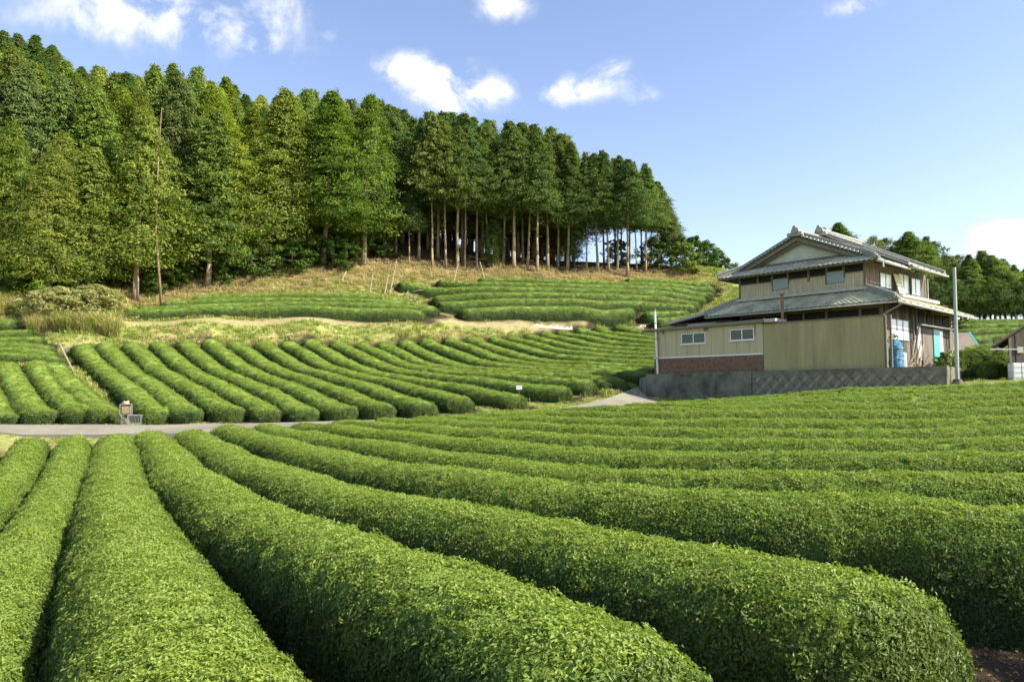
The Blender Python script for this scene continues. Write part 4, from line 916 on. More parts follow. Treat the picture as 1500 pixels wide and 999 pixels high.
# boards of the side wall, ground floor
k = 0
x_ = .1
while x_ < 9.8:
    w_ = .44; MB().box(x_, x_ + w_, -.985 - .006 * (k % 2), -.952, zf, 4.9).build('board', M['dark_board'] if k % 3 else M['brown_board'], house); x_ += w_ + .02; k += 1
def window(parent, plane, c, u0, u1, z0, z1, n, frame, pane, sign=-1, th=.05, name='window'):
    """frame with n panes; plane 'x' (front) or 'y' (side), protruding by th"""
    def bx(mb, ua, ub, za, zb, t0, t1):
        lo, hi = sorted((c + sign * t0, c + sign * t1))
        return mb.box(lo, hi, ua, ub, za, zb) if plane == 'x' else mb.box(ua, ub, lo, hi, za, zb)
    m = MB(); f = .045
    bx(m, u0, u1, z0, z0 + f, 0, th); bx(m, u0, u1, z1 - f, z1, 0, th); bx(m, u0, u0 + f, z0 + f, z1 - f, 0, th); bx(m, u1 - f, u1, z0 + f, z1 - f, 0, th)
    w_ = (u1 - u0) / n
    for i in range(1, n): bx(m, u0 + w_ * i - f * .6, u0 + w_ * i + f * .6, z0 + f, z1 - f, 0, th * .9)
    o = m.build(name, frame, parent)
    for i in range(n):
        bx(MBx := MB(), u0 + w_ * i + (f if i == 0 else f * .6) - .004, u0 + w_ * (i + 1) - (f if i == n - 1 else f * .6) + .004, z0 + f - .004, z1 - f + .004, .004, th * .45); MBx.build('pane', pane, o)
    return o
window(house, 'y', -.99, .63, 3.2, 2.95, 4.15, 3, M['green_frame'], M['white_pane'])
window(house, 'y', -.99, 4.3, 5.0, 1.9, 3.95, 1, M['rust'], M['white_pane'], name='sliding_door')
MB().box(5.05, 6.6, -1.06, -1.0, 1.3, 3.85).build('wooden_door', M['brown_board'], house)
MB().box(6.7, 7.7, -1.10, -1.0, 1.9, 3.85).build('teal_shutter', M['teal'], house)
window(house, 'y', -.99, 7.8, 8.5, 2.5, 3.85, 1, M['timber'], M['white_pane'])
MB().box(4.2, 9.8, -1.35, -1.0, 3.93, 4.02).build('door_hood', M['gutter'], house)
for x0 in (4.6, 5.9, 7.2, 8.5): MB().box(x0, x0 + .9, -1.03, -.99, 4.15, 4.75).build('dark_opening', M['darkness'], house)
for x0 in (3.55, 4.0, 9.2): MB().tube((x0, -1.12, zf), (x0, -1.12, 4.9), .05, n=6).build('downpipe', M['timber'], house)
# --- lower roof with hips
e0, t0 = 4.9, 5.78
tiles('roof_tiles', (-1.5, -2.2, e0), (-1.5, 9.6, e0), (-.0, -.05, t0), (-.0, 8.05, t0), M['tile_old'], house)
tiles('roof_tiles', (10.4, -2.2, e0 - .12), (-1.5, -2.2, e0), (10.4, -.0, t0 - .1), (-.0, -.0, t0), M['tile_old'], house)
tiles('roof_tiles', (-1.5, 9.6, e0), (6, 9.6, e0), (0, 8.0, t0), (6, 8.0, t0), M['tile_old'], house)
ridge((-1.5, -2.2, e0 + .06), (-.02, -.03, t0 + .04), house, .11, .2); ridge((-1.5, 9.6, e0 + .06), (-.02, 8.03, t0 + .04), house, .11, .2)
ornament(-1.52, -2.18, e0 + .02, .42, house)
MB().box(-.28, .0, -.1, 8.1, t0 + .0, t0 + .17).build('flashing', M['gutter'], house)
MB().box(-.28, 10.3, -.28, -.1, t0 - .05, t0 + .14).build('flashing', M['gutter'], house)
def gutter(p, q, parent, r=.075):
    mb = MB(); mb.tube(p, q, r, n=8)
    o = mb.build('gutter', M['gutter'], parent, smooth=True); n = max(2, int((Vector(q) - Vector(p)).length / .9)); b = MB()
    for i in range(n + 1):
        c = Vector(p).lerp(Vector(q), i / n); b.box(c.x - .015, c.x + .015, c.y - .015, c.y + .12, c.z - .02, c.z + .13)
    b.build('bracket', M['timber'], o); return o
gutter((-1.55, -2.30, e0 - .13), (10.4, -2.30, e0 - .26), house); gutter((-1.60, -2.25, e0 - .13), (-1.60, 9.5, e0 - .13), house, .05)
MB().tube((-1.0, -2.28, e0 - .2), (-.75, -1.5, e0 - .5), .04, n=6).tube((-.75, -1.5, e0 - .5), (-.5, -1.1, e0 - .62), .04, n=6).build('downpipe', M['gutter'], house)
# struts under the far side eave
for x0 in (8.0, 9.0, 10.0): MB().tube((x0, -1.0, 4.1), (x0, -2.1, 4.62), .04, n=5).build('eave_strut', M['timber'], house)
# lean-to roof falling to the left
tiles('roof_tiles', (-.9, 13.0, 4.72), (5, 13.0, 4.72), (-.9, 9.3, 5.28), (5, 9.3, 5.28), M['tile'], house)
MB().hexa([(-1.0, 13.05, 4.60), (-.88, 13.05, 4.60), (-.88, 9.0, 5.24), (-1.0, 9.0, 5.24)], [(-1.0, 13.05, 4.78), (-.88, 13.05, 4.78), (-.88, 9.0, 5.44), (-1.0, 9.0, 5.44)]).build('verge_board', M['gutter'], house)
MB().box(-.6, 4.8, 8.2, 12.7, zf, 4.66).build('lean_to_wall', M['dark_board'], house)
# --- upper floor
MB().box(.06, 8.9, .06, 7.94, t0 - .3, 7.5).build('upper_wall', M['brown_board'], house)
sd_ = MB(); y_ = 0.0
while y_ < 7.98:
    sd_.box(-.012, .05, y_ + .004, min(y_ + .148, 8.0), 5.92, 6.82); y_ += .155
sd_.build('board_siding', M['siding'], house)['kind'] = 'stuff'
MB().box(-.035, .055, -.0, 8.0, 6.82, 6.88).build('rail', M['timber'], house)
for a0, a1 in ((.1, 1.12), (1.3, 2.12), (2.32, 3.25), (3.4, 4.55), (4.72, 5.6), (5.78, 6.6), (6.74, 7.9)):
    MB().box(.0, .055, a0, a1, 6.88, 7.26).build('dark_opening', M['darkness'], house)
for a in (1.21, 2.22, 3.33, 4.64, 5.69, 6.67): MB().box(-.05, .05, a - .07, a + .07, 6.60 if a < 6 else 6.88, 7.3).build('post', M['timber'], house)
for a in (-.0, 7.93): MB().box(-.05, .07, a - .03, a + .09, 5.9, 7.35).build('corner_post', M['timber'], house)
for (a0, a1, z0, z1) in ((4.62, 5.62, 6.30, 6.96), (1.2, 2.2, 6.34, 7.0)):
    w_ = MB().box(-.10, -.016, a0, a1, z0, z1).build('shutter_box', M['panel_blue'], house, bevel=.012); MB().box(-.12, -.085, a0 - .03, a1 + .03, z1 - .01, z1 + .03).build('trim', M['timber'], w_)
    MB().box(-.115, -.018, a1 + .002, a1 + .06, z0 - .02, z1 - .012).build('trim', M['timber'], w_)
x_ = .12; k = 0
while x_ < 8.85:
    MB().box(x_, x_ + .42, .02 - .006 * (k % 2), .058, t0 + .1, 7.5).build('board', M['brown_board'], house); x_ += .44; k += 1
window(house, 'y', .015, 1.89, 3.5, 6.1, 6.98, 2, M['green_frame'], M['white_pane'])
window(house, 'y', .015, 4.5, 6.1, 6.02, 7.22, 2, M['green_frame'], M['white_pane'])
window(house, 'y', .015, 6.3, 7.95, 6.02, 7.12, 2, M['green_frame'], M['white_pane'])
MB().hexa([(3.62, -.42, 5.86), (4.45, -.42, 5.86), (4.45, -.38, 5.86), (3.62, -.38, 5.86)], [(3.62, -.10, 7.06), (4.45, -.10, 7.06), (4.45, -.06, 7.06), (3.62, -.06, 7.06)]).build('leaning_panel', simple('cream_panel', (.66, .62, .42), .6, .3, .06, 3), house)
for x0 in (6.2,): MB().tube((x0, -.1, 5.9), (x0, -.1, 7.35), .045, n=6).build('downpipe', M['timber'], house)
MB().tube((8.75, -.12, 5.85), (8.75, -.12, 7.25), .05, n=6).build('downpipe', M['gutter'], house)
# --- upper roofs
def wall_soffit(*a): pass
tiles('roof_tiles', (-.95, -1.0, 7.32), (-.95, 9.0, 7.32), (.5, .42, 7.95), (.5, 7.58, 7.95), M['tile'], house)          # front skirt
tiles('roof_tiles', (3.25, -1.0, 7.32), (-.95, -1.0, 7.32), (3.25, .44, 7.95), (.5, .44, 7.95), M['tile'], house)
tiles('roof_tiles', (-.95, 9.0, 7.32), (3.25, 9.0, 7.32), (.5, 7.56, 7.95), (3.25, 7.56, 7.95), M['tile'], house)
tiles('roof_tiles', (3.25, .1, 7.84), (-.12, .1, 7.84), (3.25, 4, 9.52), (-.12, 4, 9.52), M['tile'], house)
tiles('roof_tiles', (-.12, 7.9, 7.84), (3.25, 7.9, 7.84), (-.12, 4, 9.52), (3.25, 4, 9.52), M['tile'], house)
ridge((-.95, -1.0, 7.38), (.1, .12, 7.92), house, .10, .18); ridge((-.95, 9.0, 7.38), (.1, 7.88, 7.92), house, .10, .18)
# gable: plaster triangle, barge boards, verge tiles
MB().hexa([(.42, .9, 7.9), (.42, 7.1, 7.9), (.42, 4, 9.24)], [(.6, .9, 7.9), (.6, 7.1, 7.9), (.6, 4, 9.24)]).build('gable_wall', M['plaster'], house)
MB().box(.33, .415, 1.0, 7.0, 7.93, 8.03).build('gable_sill', M['timber'], house)
for sgn in (1, -1):
    def yy(v): return 4 - sgn * (4 - v)
    a = [(yy(.05), 7.66), (yy(4), 9.36), (yy(4), 9.16), (yy(.35), 7.62)]
    MB().hexa([(-.10, q[0], q[1]) for q in a], [(-.02, q[0], q[1]) for q in a]).build('barge_board', M['timber'], house)
    a = [(yy(.7), 7.80), (yy(4), 9.20), (yy(4), 9.0), (yy(1.0), 7.80)]
    MB().hexa([(.10, q[0], q[1]) for q in a], [(.24, q[0], q[1]) for q in a]).build('gable_trim', M['timber'], house)
    vt = MB(); n = 17
    for i in range(n):
        y0 = yy(.12 + 3.7 * i / (n - 1)); z0 = 7.90 + (9.52 - 7.84) * (3.7 * i / (n - 1)) / 3.9 - .02
        vt.tube((-.20, y0, z0), (.1, y0, z0 + .0), .075, n=8)
    vt.build('verge_tiles', M['gutter'] if sgn > 0 else M['ridge'], house)
    ridge((.12, yy(.1), 7.95), (.12, yy(3.9), 9.58), house, .07, .12)
    ridge((.55, yy(.1), 7.95), (.55, yy(3.9), 9.58), house, .05, .08)
ridge((-.15, 4, 9.54), (3.3, 4, 9.54), house, .12, .26); ornament(-.2, 4, 9.42, .86, house)
ornament(-.98, -.98, 7.34, .42, house)
# second, higher roof behind
tiles('roof_tiles', (8.75, -1.25, 7.36), (3.0, -1.25, 7.36), (8.75, 4, 9.95), (3.0, 4, 9.95), M['tile'], house)
tiles('roof_tiles', (3.0, 9.2, 7.4), (8.75, 9.2, 7.4), (3.0, 4, 9.95), (8.75, 4, 9.95), M['tile'], house)
MB().hexa([(3.1, -.2, 7.4), (3.1, 8.2, 7.4), (3.1, 4, 9.75)], [(3.3, -.2, 7.4), (3.3, 8.2, 7.4), (3.3, 4, 9.75)]).build('gable_wall', M['timber'], house)
MB().hexa([(8.5, 0, 7.3), (8.5, 8, 7.3), (8.5, 4, 9.7)], [(8.6, 0, 7.3), (8.6, 8, 7.3), (8.6, 4, 9.7)]).build('gable_wall', M['timber'], house)
ridge((2.9, 4, 9.97), (8.8, 4, 9.97), house, .13, .3); ornament(2.85, 4, 9.86, .9, house)
ridge((3.08, -1.2, 7.42), (3.08, 3.9, 9.98), house, .08, .12); ridge((8.66, -1.2, 7.42), (8.66, 3.9, 9.98), house, .09, .14)
gutter((-1.0, -1.1, 7.22), (3.4, -1.1, 7.2), house, .07); gutter((3.1, -1.36, 7.27), (8.7, -1.36, 7.25), house, .06)
MB().tube((-.3, -1.1, 7.16), (-.3, -1.12, 6.9), .05, n=6).build('downpipe', M['gutter'], house)
# satellite-like tuft: weeds growing on the side roof
wd = scatter('roof_weeds', np.array([W2(x, -.6 - .9 * (i % 3) / 3, 5.35 - .28 * (i % 3)) for i, x in enumerate(np.linspace(6.5, 10.3, 44))]) - np.array([HX, HY, CAMZ]) * 0, np.tile([0, 0, 1.], (44, 1)), rng.uniform(.5, 1.0, 44), rng.integers(0, 3, 44), ng_s); tag(wd, 'dry weeds growing along the far end of the side roof', 'weeds')

# ------------------------------------------------------------------ yard, retaining wall
yp = [(-3.3, -5.0), (.5, -4.35), (8, -3.0), (12, -2.7), (13, 14), (-3.25, 12.75)]
yard = MB().hexa([(*W2(x, y)[:2], CAMZ - 1.4) for x, y in yp], [(*W2(x, y)[:2], CAMZ + 1.22) for x, y in yp]).build('yard', M['dirt']); tag(yard, kind='structure')
rw = empty('retaining_wall', (HX, HY, CAMZ), HA); tag(rw, 'grey retaining wall with diamond-set stones on its right half, under the annex and fence', 'wall')
MB().hexa([(-3.62, 5.2, -1.6), (-3.22, 5.2, -1.6), (-3.22, 12.84, -1.6), (-3.62, 12.84, -1.6)], [(-3.50, 5.2, 1.25), (-3.22, 5.2, 1.25), (-3.22, 12.84, 1.20), (-3.50, 12.84, 1.20)]).build('concrete_face', M['concrete'], rw)
MB().hexa([(-3.56, -5.15, -1.2), (-3.22, -5.15, -1.2), (-3.22, 5.19, -1.2), (-3.56, 5.19, -1.2)], [(-3.40, -5.15, 1.28), (-3.22, -5.15, 1.28), (-3.22, 5.19, 1.24), (-3.40, 5.19, 1.24)]).build('backing', M['concrete'], rw)
MB().hexa([(-3.40, -5.16, -1.0), (.5, -4.5, -1.0), (.5, -4.3, -1.0), (-3.3, -4.9, -1.0)], [(-3.36, -5.14, 1.26), (.5, -4.5, 1.26), (.5, -4.3, 1.26), (-3.3, -4.9, 1.26)]).build('end_face', M['concrete'], rw)
MB().hexa([(-3.8, 12.85, -1.4), (-3.2, 12.85, -1.4), (-2.6, 14.0, -1.4), (-3.0, 14.1, -1.4)], [(-3.5, 12.85, 1.02), (-3.2, 12.85, 1.02), (-2.7, 13.7, .98), (-3.0, 13.8, .98)]).build('end_face', simple('pale_mossy_concrete', (.33, .34, .25), .9, .2, .2, 1.5, .3, streak=True), rw)
sm = []
for s_i in range(5):
    random.seed(900 + s_i); a = .335; j = lambda: random.uniform(-.035, .02); t_ = .030 + .025 * s_i / 4
    o4 = [(0, -a + j(), j()), (0, j(), -a + j()), (0, a + j(), j()), (0, j(), a + j())]; i4 = [(-t_, q[1] * .78, q[2] * .78) for q in o4]
    m = MB(); m.hexa([(.03, *q[1:]) for q in o4], [(0, *q[1:]) for q in o4]); m.hexa(o4, i4)
    me = bpy.data.meshes.new('stone'); me.from_pydata(m.v, [], m.f); me.update(); me.materials.append(M['stone']); sm.append(me)
D_ = .355; k = 0
for r_i in range(-1, 8):
    for c_i in range(0, 16):
        y_ = -4.75 + c_i * 2 * D_ + (D_ if r_i % 2 else 0); z_ = -.95 + r_i * D_
        if z_ > 1.0 or y_ > 4.95: continue
        w_ = W2(-3.5, y_)
        if z_ + CAMZ < gz(w_[0], w_[1]) - .5: continue
        o = bpy.data.objects.new('stone', sm[(k * 7 + r_i) % 5]); col.objects.link(o); o.parent = rw; k += 1
        fz = (z_ + 1.2) / 2.48; o.location = (-3.56 + .16 * fz - .012, y_, z_); o.rotation_euler = (random.uniform(-.05, .05), -.06, 0)

# ------------------------------------------------------------------ annex and fence
an = empty('annex', (HX, HY, CAMZ), HA); tag(an, 'low tan metal-clad annex with two small windows and a flat grey roof', 'annex')
ay0, ay1, ax0, ax1 = 4.62, 12.45, -3.12, -.75
MB().box(ax0, ax1, ay0, ay1, 2.285, 4.02).build('wall', M['tan_metal'], an, bevel=.02)
MB().box(ax0 - .012, ax1, ay0 + .002, ay1 + .01, 1.2, 2.2).build('base_band', M['band'], an)
MB().box(ax0 - .045, ax1 + .02, ay0 - .01, ay1 + .03, 2.2, 2.285).build('white_strip', M['white'], an)
MB().hexa([(ax0 - .35, ay0 - .25, 4.02), (ax1 + .1, ay0 - .25, 4.02), (ax1 + .1, ay1 + .55, 3.98), (ax0 - .35, ay1 + .75, 3.98)], [(ax0 - .38, ay0 - .3, 4.22), (ax1 + .1, ay0 - .3, 4.26), (ax1 + .1, ay1 + .55, 4.14), (ax0 - .38, ay1 + .8, 4.12)]).build('roof', M['fascia'], an, bevel=.015)
MB().box(ax0 - .36, ax0 + .9, ay0 - 1.0, ay0 - .31, 4.02, 4.21).build('roof_end_box', M['gutter'], an, bevel=.015)
def aof(px, x):
    k = (px - 750) / 1100; X0 = HX + math.cos(HA) * x; Y0 = HY + math.sin(HA) * x
    return (X0 - k * Y0) / (math.sin(HA) + k * math.cos(HA))
for (p0, p1, z0, z1) in ((999.5, 1034.5, 3.05, 3.72), (1071, 1106, 3.10, 3.76)):
    a1_, a0_ = aof(p0, ax0), aof(p1, ax0); w_ = window(an, 'x', ax0, a0_, a1_, z0, z1, 2, M['white'], M['glass'], th=.06)
    MB().box(ax0 - .14, ax0, a0_ - .07, a1_ + .07, z0 - .06, z0 - .003).build('sill', M['white'], w_)
for i_ in range(1, 9):
    yv = ay0 + (ay1 - ay0) * i_ / 9; MB().box(ax0 - .012, ax0 + .01, yv - .012, yv + .012, 2.29, 4.0).build('panel_seam', M['tan_sheet'], an)
for px, w_ in ((1035, .32), (972, .14)):
    a_ = aof(px, ax0); MB().box(ax0 - .03, ax0 + .01, a_ - w_ / 2, a_ + w_ / 2, 3.80, 3.99).build('vent', M['rust'], an)
MB().tube((ax0 - .05, aof(1107.5, ax0), 3.3), (ax0 - .05, aof(1108, ax0), 4.0), .012, n=5).build('cable', M['darkness'], an)
MB().box(-.55, .05, 8.1, 10.3, 4.2, 4.5).build('white_box', M['plaster'], an).location = (-.5, 1.0, 0)
fe = empty('sheet_fence', (HX, HY, CAMZ), HA); tag(fe, 'tall tan corrugated sheet fence between the annex and the side yard', 'fence')
fy0, fy1 = -2.17, 4.6; n_ = 6; w_ = (fy1 - fy0) / n_
for i in range(n_):
    y0 = fy0 + w_ * i; nn = int(w_ / .076 * 4); t = np.arange(nn + 1); ys = y0 + .004 + (w_ - .008) * t / nn; xs = -3.08 + .016 * np.sin(t * np.pi / 2) - .004 * (i % 2)
    V = np.concatenate([np.stack([xs, ys, np.full_like(ys, 1.26)], 1), np.stack([xs, ys, np.full_like(ys, 3.93)], 1)]); j = np.arange(nn)
    mesh_np('sheet', V, np.stack([j, j + 1, j + nn + 2, j + nn + 1], 1), M['tan_sheet'], fe)
MB().box(-3.14, -3.0, fy0 - .05, fy1 + .0, 3.93, 4.0).build('top_rail', M['brown_board'], fe)
for y0 in (fy0 - .06, fy0 - .32): MB().box(-3.1, -3.0, y0 - .05, y0 + .03, 1.24, 3.95).build('post', M['timber'], fe)
for y0 in np.linspace(fy0 + .3, fy1 - .3, 4): MB().box(-3.02, -2.94, y0, y0 + .08, 1.24, 3.9).build('post', M['timber'], fe)

def pipe_thing(name, label, cat, p, q, r, mat, r1=None, cap=True):
    mb = MB(); mb.tube((0, 0, 0), tuple(Vector(q) - Vector(p)), r, r1, 10)
    o = mb.build(name, mat, smooth=False); o.location = p; tag(o, label, cat); return o
b = P(963.5, 549, 49.0); t_ = P(959, 456, 49.0); wp = pipe_thing('drain_pipe', 'tall white pipe standing at the left corner of the annex', 'pipe', b, t_, .075, M['white'])
c_ = MB().tube((t_[0] - b[0], 0, t_[2] - b[2]), (t_[0] - b[0] - .02, 0, t_[2] - b[2] + .14), .09, .08, 8).build('cap', M['timber'], wp)
for fz in (.25, .55, .8): MB().tube((0, 0, 0), (0, 0, .09), .095, n=10).build('joint', M['gutter'], wp).location = ((t_[0] - b[0]) * fz, 0, (t_[2] - b[2]) * fz)
st = W2(-1.95, aof(1148, -1.95), 4.0); sv = pipe_thing('stove_pipe', 'thin brown stove pipe rising in front of the lower roof', 'pipe', st, (st[0], st[1], CAMZ + 5.72), .085, M['rust'])
MB().tube((0, 0, 1.72), (0, 0, 1.80), .17, .10, 8).build('pipe_hood', M['rust'], sv)
b = P(1402.5, 559, 36.5); t_ = P(1397.8, 392, 36.5); pl = pipe_thing('utility_pole', 'slender pale green-grey pole standing right of the house', 'pole', (b[0], b[1], b[2] - .4), t_, .09, M['pole'], .075)
MB().tube((-.02, 0, 5.35), (.32, -.02, 5.35), .025, n=6).build('step_bolt', M['galv'], pl); MB().tube((0, 0, .3), (0, 0, .52), .24, .18, 10).build('concrete_foot', M['concrete'], pl)
sgn_ = MB().box(-.07, .07, -.02, .02, -.3, .3)

# side yard clutter
random.seed(5)
def stand(px, py, d): return P(px, py, d)
x, y, z = P(1313.5, 535, 38.8)
tb = MB(); pr_ = [(.30, 0), (.34, .25), (.31, .6), (.33, .95), (.29, 1.25), (.16, 1.42), (.07, 1.5)]; nseg = 16
for j, (r_, h_) in enumerate(pr_):
    for i in range(nseg):
        th = 2 * math.pi * i / nseg; rr = r_ * (1 + .10 * math.sin(5 * th + j * .4) + .05 * math.sin(9 * th + j)); tb.v.append((math.cos(th) * rr, math.sin(th) * rr, h_))
for j in range(len(pr_) - 1):
    for i in range(nseg): a, c = j * nseg + i, j * nseg + (i + 1) % nseg; tb.f.append((a, c, c + nseg, a + nseg))
tb.f.append(tuple((len(pr_) - 1) * nseg + i for i in range(nseg)))
tp = tb.build('tarp_bundle', M['tarp'], smooth=True); tp.location = (x, y, CAMZ + 1.22); tag(tp, 'upright bundle wrapped in bright blue tarp beside the fence end', 'tarp bundle')
for zz in (.5, 1.05): MB().tube((0, 0, zz), (0, 0, zz + .04), .35, n=16).build('rope', M['gutter'], tp)
x, y, z = P(1324, 535, 38.9); o = MB().box(-.12, .12, -.15, .15, 0, .85).build('white_sack', simple('pale_plastic', (.7, .72, .72), .5, .4, .1, 6), bevel=.06); o.location = (x, y, CAMZ + 1.22); tag(o, 'narrow pale plastic sack beside the blue tarp bundle', 'sack')
k = 0
lean_names = [('steep', 'light'), ('slanting', 'grey')]
for (pa, ya, pb, yb, da, mt, r_, lab) in [(1333,534,1341,492,39.3,'wood',.05,'pale timber leaning steeply beside the lower window'),(1337,534,1346,480,39.6,'timber',.06,'long grey pole leaning up to the eave'),(1341,534,1349,499,39.9,'wood',.05,'pale timber in the middle of the leaning stack'),
        (1346,534,1352,505,40.0,'wood',.045,'short pale timber leaning near the door'),(1328,533,1342,515,39.0,'rust',.06,'orange-brown beam propped low beside the sack'),(1352,534,1336,498,40.2,'timber',.05,'grey pole crossing the stack of timber'),(1350,533,1362,520,39.9,'timber',.05,'grey branch lying against the junk heap'),
        (1389,532,1397,510,40.5,'wood',.03,'thin pale slat leaning by the wall end'),(1393,534,1391,512,40.6,'wood',.03,'thin slat standing upright by the wall end'),(1385,530,1402,516,40.7,'rust',.03,'thin reddish slat slanting by the pole')]:
    a = Vector(P(pa, ya, da)); b_ = Vector(P(pb, yb, da + .7)); a.z = CAMZ + 1.22 if pa < 1380 else a.z
    m = MB(); dd = b_ - a; m.tube((0, 0, 0), tuple(dd), r_, r_ * .8, 6); o = m.build('leaning_timber', M[mt]); o.location = a; tag(o, lab, 'timber', 'timbers leaning in the side yard'); k += 1
for (px, py, d, s_, lab, mt) in [(1331,528,39.1,.34,'crumpled tan heap beside the timbers','wood'),(1340,530,39.4,.28,'small brown heap under the leaning timbers','rust'),(1358,528,40.2,.36,'dark heap of scrap by the wooden door','timber'),(1368,529,40.6,.34,'grey heap of scrap below the teal shutter','concrete')]:
    m = MB()
    for q in range(9):
        a = Vector((random.uniform(-1, 1), random.uniform(-.6, .6), random.uniform(0, .5))) * s_ * .6; e_ = a + Vector((random.uniform(-1, 1), random.uniform(-.5, .5), random.uniform(-.1, .8))) * s_; m.tube(a, e_, random.uniform(.03, .08), n=6)
    m.box(-s_ * .6, s_ * .5, -s_ * .4, s_ * .4, 0, s_ * .5)
    o = m.build('scrap_heap', M[mt]); p = P(px, py, d); o.location = (p[0], p[1], CAMZ + 1.22); tag(o, lab, 'scrap')
for (px, py, d, s_, w_, lab) in [(1383,533,40.4,1.05,.85,'round shrub behind the right end of the retaining wall'),(1309,500,39.8,.5,1.0,'small plant top above the blue tarp'),(957,552,50.3,.6,1.2,'small bright plant at the left end of the retaining wall')]:
    p = P(px, py, d); tree(SHR[0], p[0], p[1], s_, w_, (1, 1.1, .9, 1), 'shrub', lab, 'shrub', None, z=(CAMZ + 1.2) if px > 1000 and s_ > 1 else (p[2]))

# lean-to shelter behind the house
sh = empty('shelter', P(1412, 500, 53), HA); tag(sh, 'small open shelter with a teal-edged slanting roof behind the house', 'shelter')
def rel(o, *p): return tuple(Vector(P(*p)) - Vector(o.location))
def inh(o, v): return tuple(Matrix.Rotation(-HA, 3, 'Z') @ Vector(v))
q0, q1, q2, q3 = [Vector(inh(sh, rel(sh, *p))) for p in [(1385, 515, 52), (1437, 514, 53), (1420, 489, 56), (1380, 489, 56)]]
MB().hexa([q0, q1, q2, q3], [q + Vector((0, 0, .1)) for q in (q0, q1, q2, q3)]).build('roof_slab', M['brown_board'], sh)
MB().tube(q1 + Vector((0, 0, .08)), q2 + Vector((0, 0, .08)), .09, n=4).build('roof_edge', M['teal'], sh); MB().tube(q0, q1 + Vector((0, 0, -.02)), .06, n=4).build('beam', M['gutter'], sh)
a, b_ = [Vector(inh(sh, rel(sh, *p))) for p in [(1429, 535, 53), (1429, 514, 53)]]; MB().tube(a, b_, .08, n=6).build('post', M['white'], sh)
a, b_ = [Vector(inh(sh, rel(sh, *p))) for p in [(1388, 535, 54.5), (1450, 517, 54.5)]]; MB().box(min(a.x, b_.x), max(a.x, b_.x), a.y, a.y + .1, a.z - .6, b_.z).build('back_wall', M['brown_board'], sh)
# shed on the right
sx, sy, sz = P(1481, 556, 38.0); she = empty('shed', (sx, sy, sz)); tag(she, 'dark wooden shed with a slanting roof cut by the right edge', 'shed')
z_top = P(1481, 490, 38)[2] - sz; 
for i in range(14): MB().box(.0 + i * .3, .285 + i * .3, -.02 * (i % 2), .03, .75, z_top + .0 + (i * .3) * .46).build('board', M['dark_board'], she)
MB().hexa([(0, .035, -.5), (4.2, .035, -.5), (6.4, 3.2, -.5), (2.2, 3.2, -.5)], [(0, .035, z_top - .05), (4.2, .035, z_top - .05), (6.4, 3.2, z_top - .05), (2.2, 3.2, z_top - .05)]).build('wall', M['dark_board'], she)
MB().box(-.08, 4.2, -.06, -.022, .72, .84).build('sill_beam', M['timber'], she); MB().box(-.08, .04, -.08, .0, -.4, z_top).build('corner_post', M['timber'], she)
ea = Vector(rel(she, 1452, 509, 37.3)); eb = Vector((ea.x + 3.0, ea.y + 4.2, ea.z)); ra = Vector(rel(she, 1520, 466, 37.3)); rb = Vector((ra.x + 3.0, ea.y + 4.2, ra.z))
MB().hexa([ea, ra, rb, eb], [q + Vector((0, 0, .11)) for q in (ea, ra, rb, eb)]).build('roof', M['dark_board'], she)
MB().tube(ea + Vector((0, .1, -.08)), Vector((0.1, ea.y + .1, ea.z - .08)), .05, n=4).build('beam', M['gutter'], she); MB().tube(Vector((-.05, 0, z_top - 1.0)), Vector((-.75, -.1, ea.z + .05)), .05, n=5).build('eave_strut', M['timber'], she)
MB().box(.35, .65, -.07, -.0, 1.35, 1.65).build('meter_box', M['gutter'], she)
for (p0, p1, lab) in ((1480.5, 1492, 'pale white tank standing in front of the dark shed'), (1492.7, 1506, 'second pale white tank cut by the right edge')):
    a = P(p0, 560, 37.2); b_ = P(p1, 532, 37.2); m = MB().box(-(b_[0] - a[0]) / 2, (b_[0] - a[0]) / 2, -.22, .22, 0, b_[2] - a[2]); o = m.build('water_tank', simple('pale_tank', (.62, .66, .64), .5, .3, .06, 3), bevel=.05); o.location = ((a[0] + b_[0]) / 2, a[1], a[2]); tag(o, lab, 'tank', 'pale tanks by the shed')
    mm = MB()
    for q in range(3): zz = .22 + .25 * q; mm.box(-(b_[0] - a[0]) / 2 - .008, (b_[0] - a[0]) / 2 + .008, -.228, .2, zz, zz + .03)
    mm.build('rib', M['gutter'], o)

# clipped rounded tea bushes right of the pole
def dome(px, py_base, d, wpx, hpx, lab, dep=.8):
    x, y, z = P(px, py_base, d); rx = wpx / F * d / 2; hz = hpx / F * d; n, m = 20, 9; V = []
    for j in range(m + 1):
        ph = (j / m) * math.pi / 2
        for i in range(n):
            th = 2 * math.pi * i / n; r_ = math.cos(ph) ** .55 if j < m else 0; V.append((math.cos(th) * rx * r_, math.sin(th) * rx * dep * r_, math.sin(ph) ** .9 * hz - .1 * (j == 0)))
    Fc = [(j * n + i, j * n + (i + 1) % n, (j + 1) * n + (i + 1) % n, (j + 1) * n + i) for j in range(m) for i in range(n)]
    o = mesh_np('tea_bush', V, Fc, M['tea_body'], smooth=True); o.location = (x, y, z); tag(o, lab, 'tea bush', 'rounded tea bushes right of the pole')
    me = o.data; pts = []; nm = []; 
    for p_ in me.polygons:
        c = np.array(p_.center); a_ = p_.area
        for q in range(rng.poisson(a_ * 26)): pts.append(c + rng.normal(0, .12, 3) * [1, 1, .5]); nm.append(np.array(p_.normal) + rng.normal(0, .2, 3))
    scatter('leaves', np.array(pts), np.array(nm), rng.uniform(1.5, 2.2, len(pts)), rng.integers(0, 4, len(pts)), ng_tea, o)
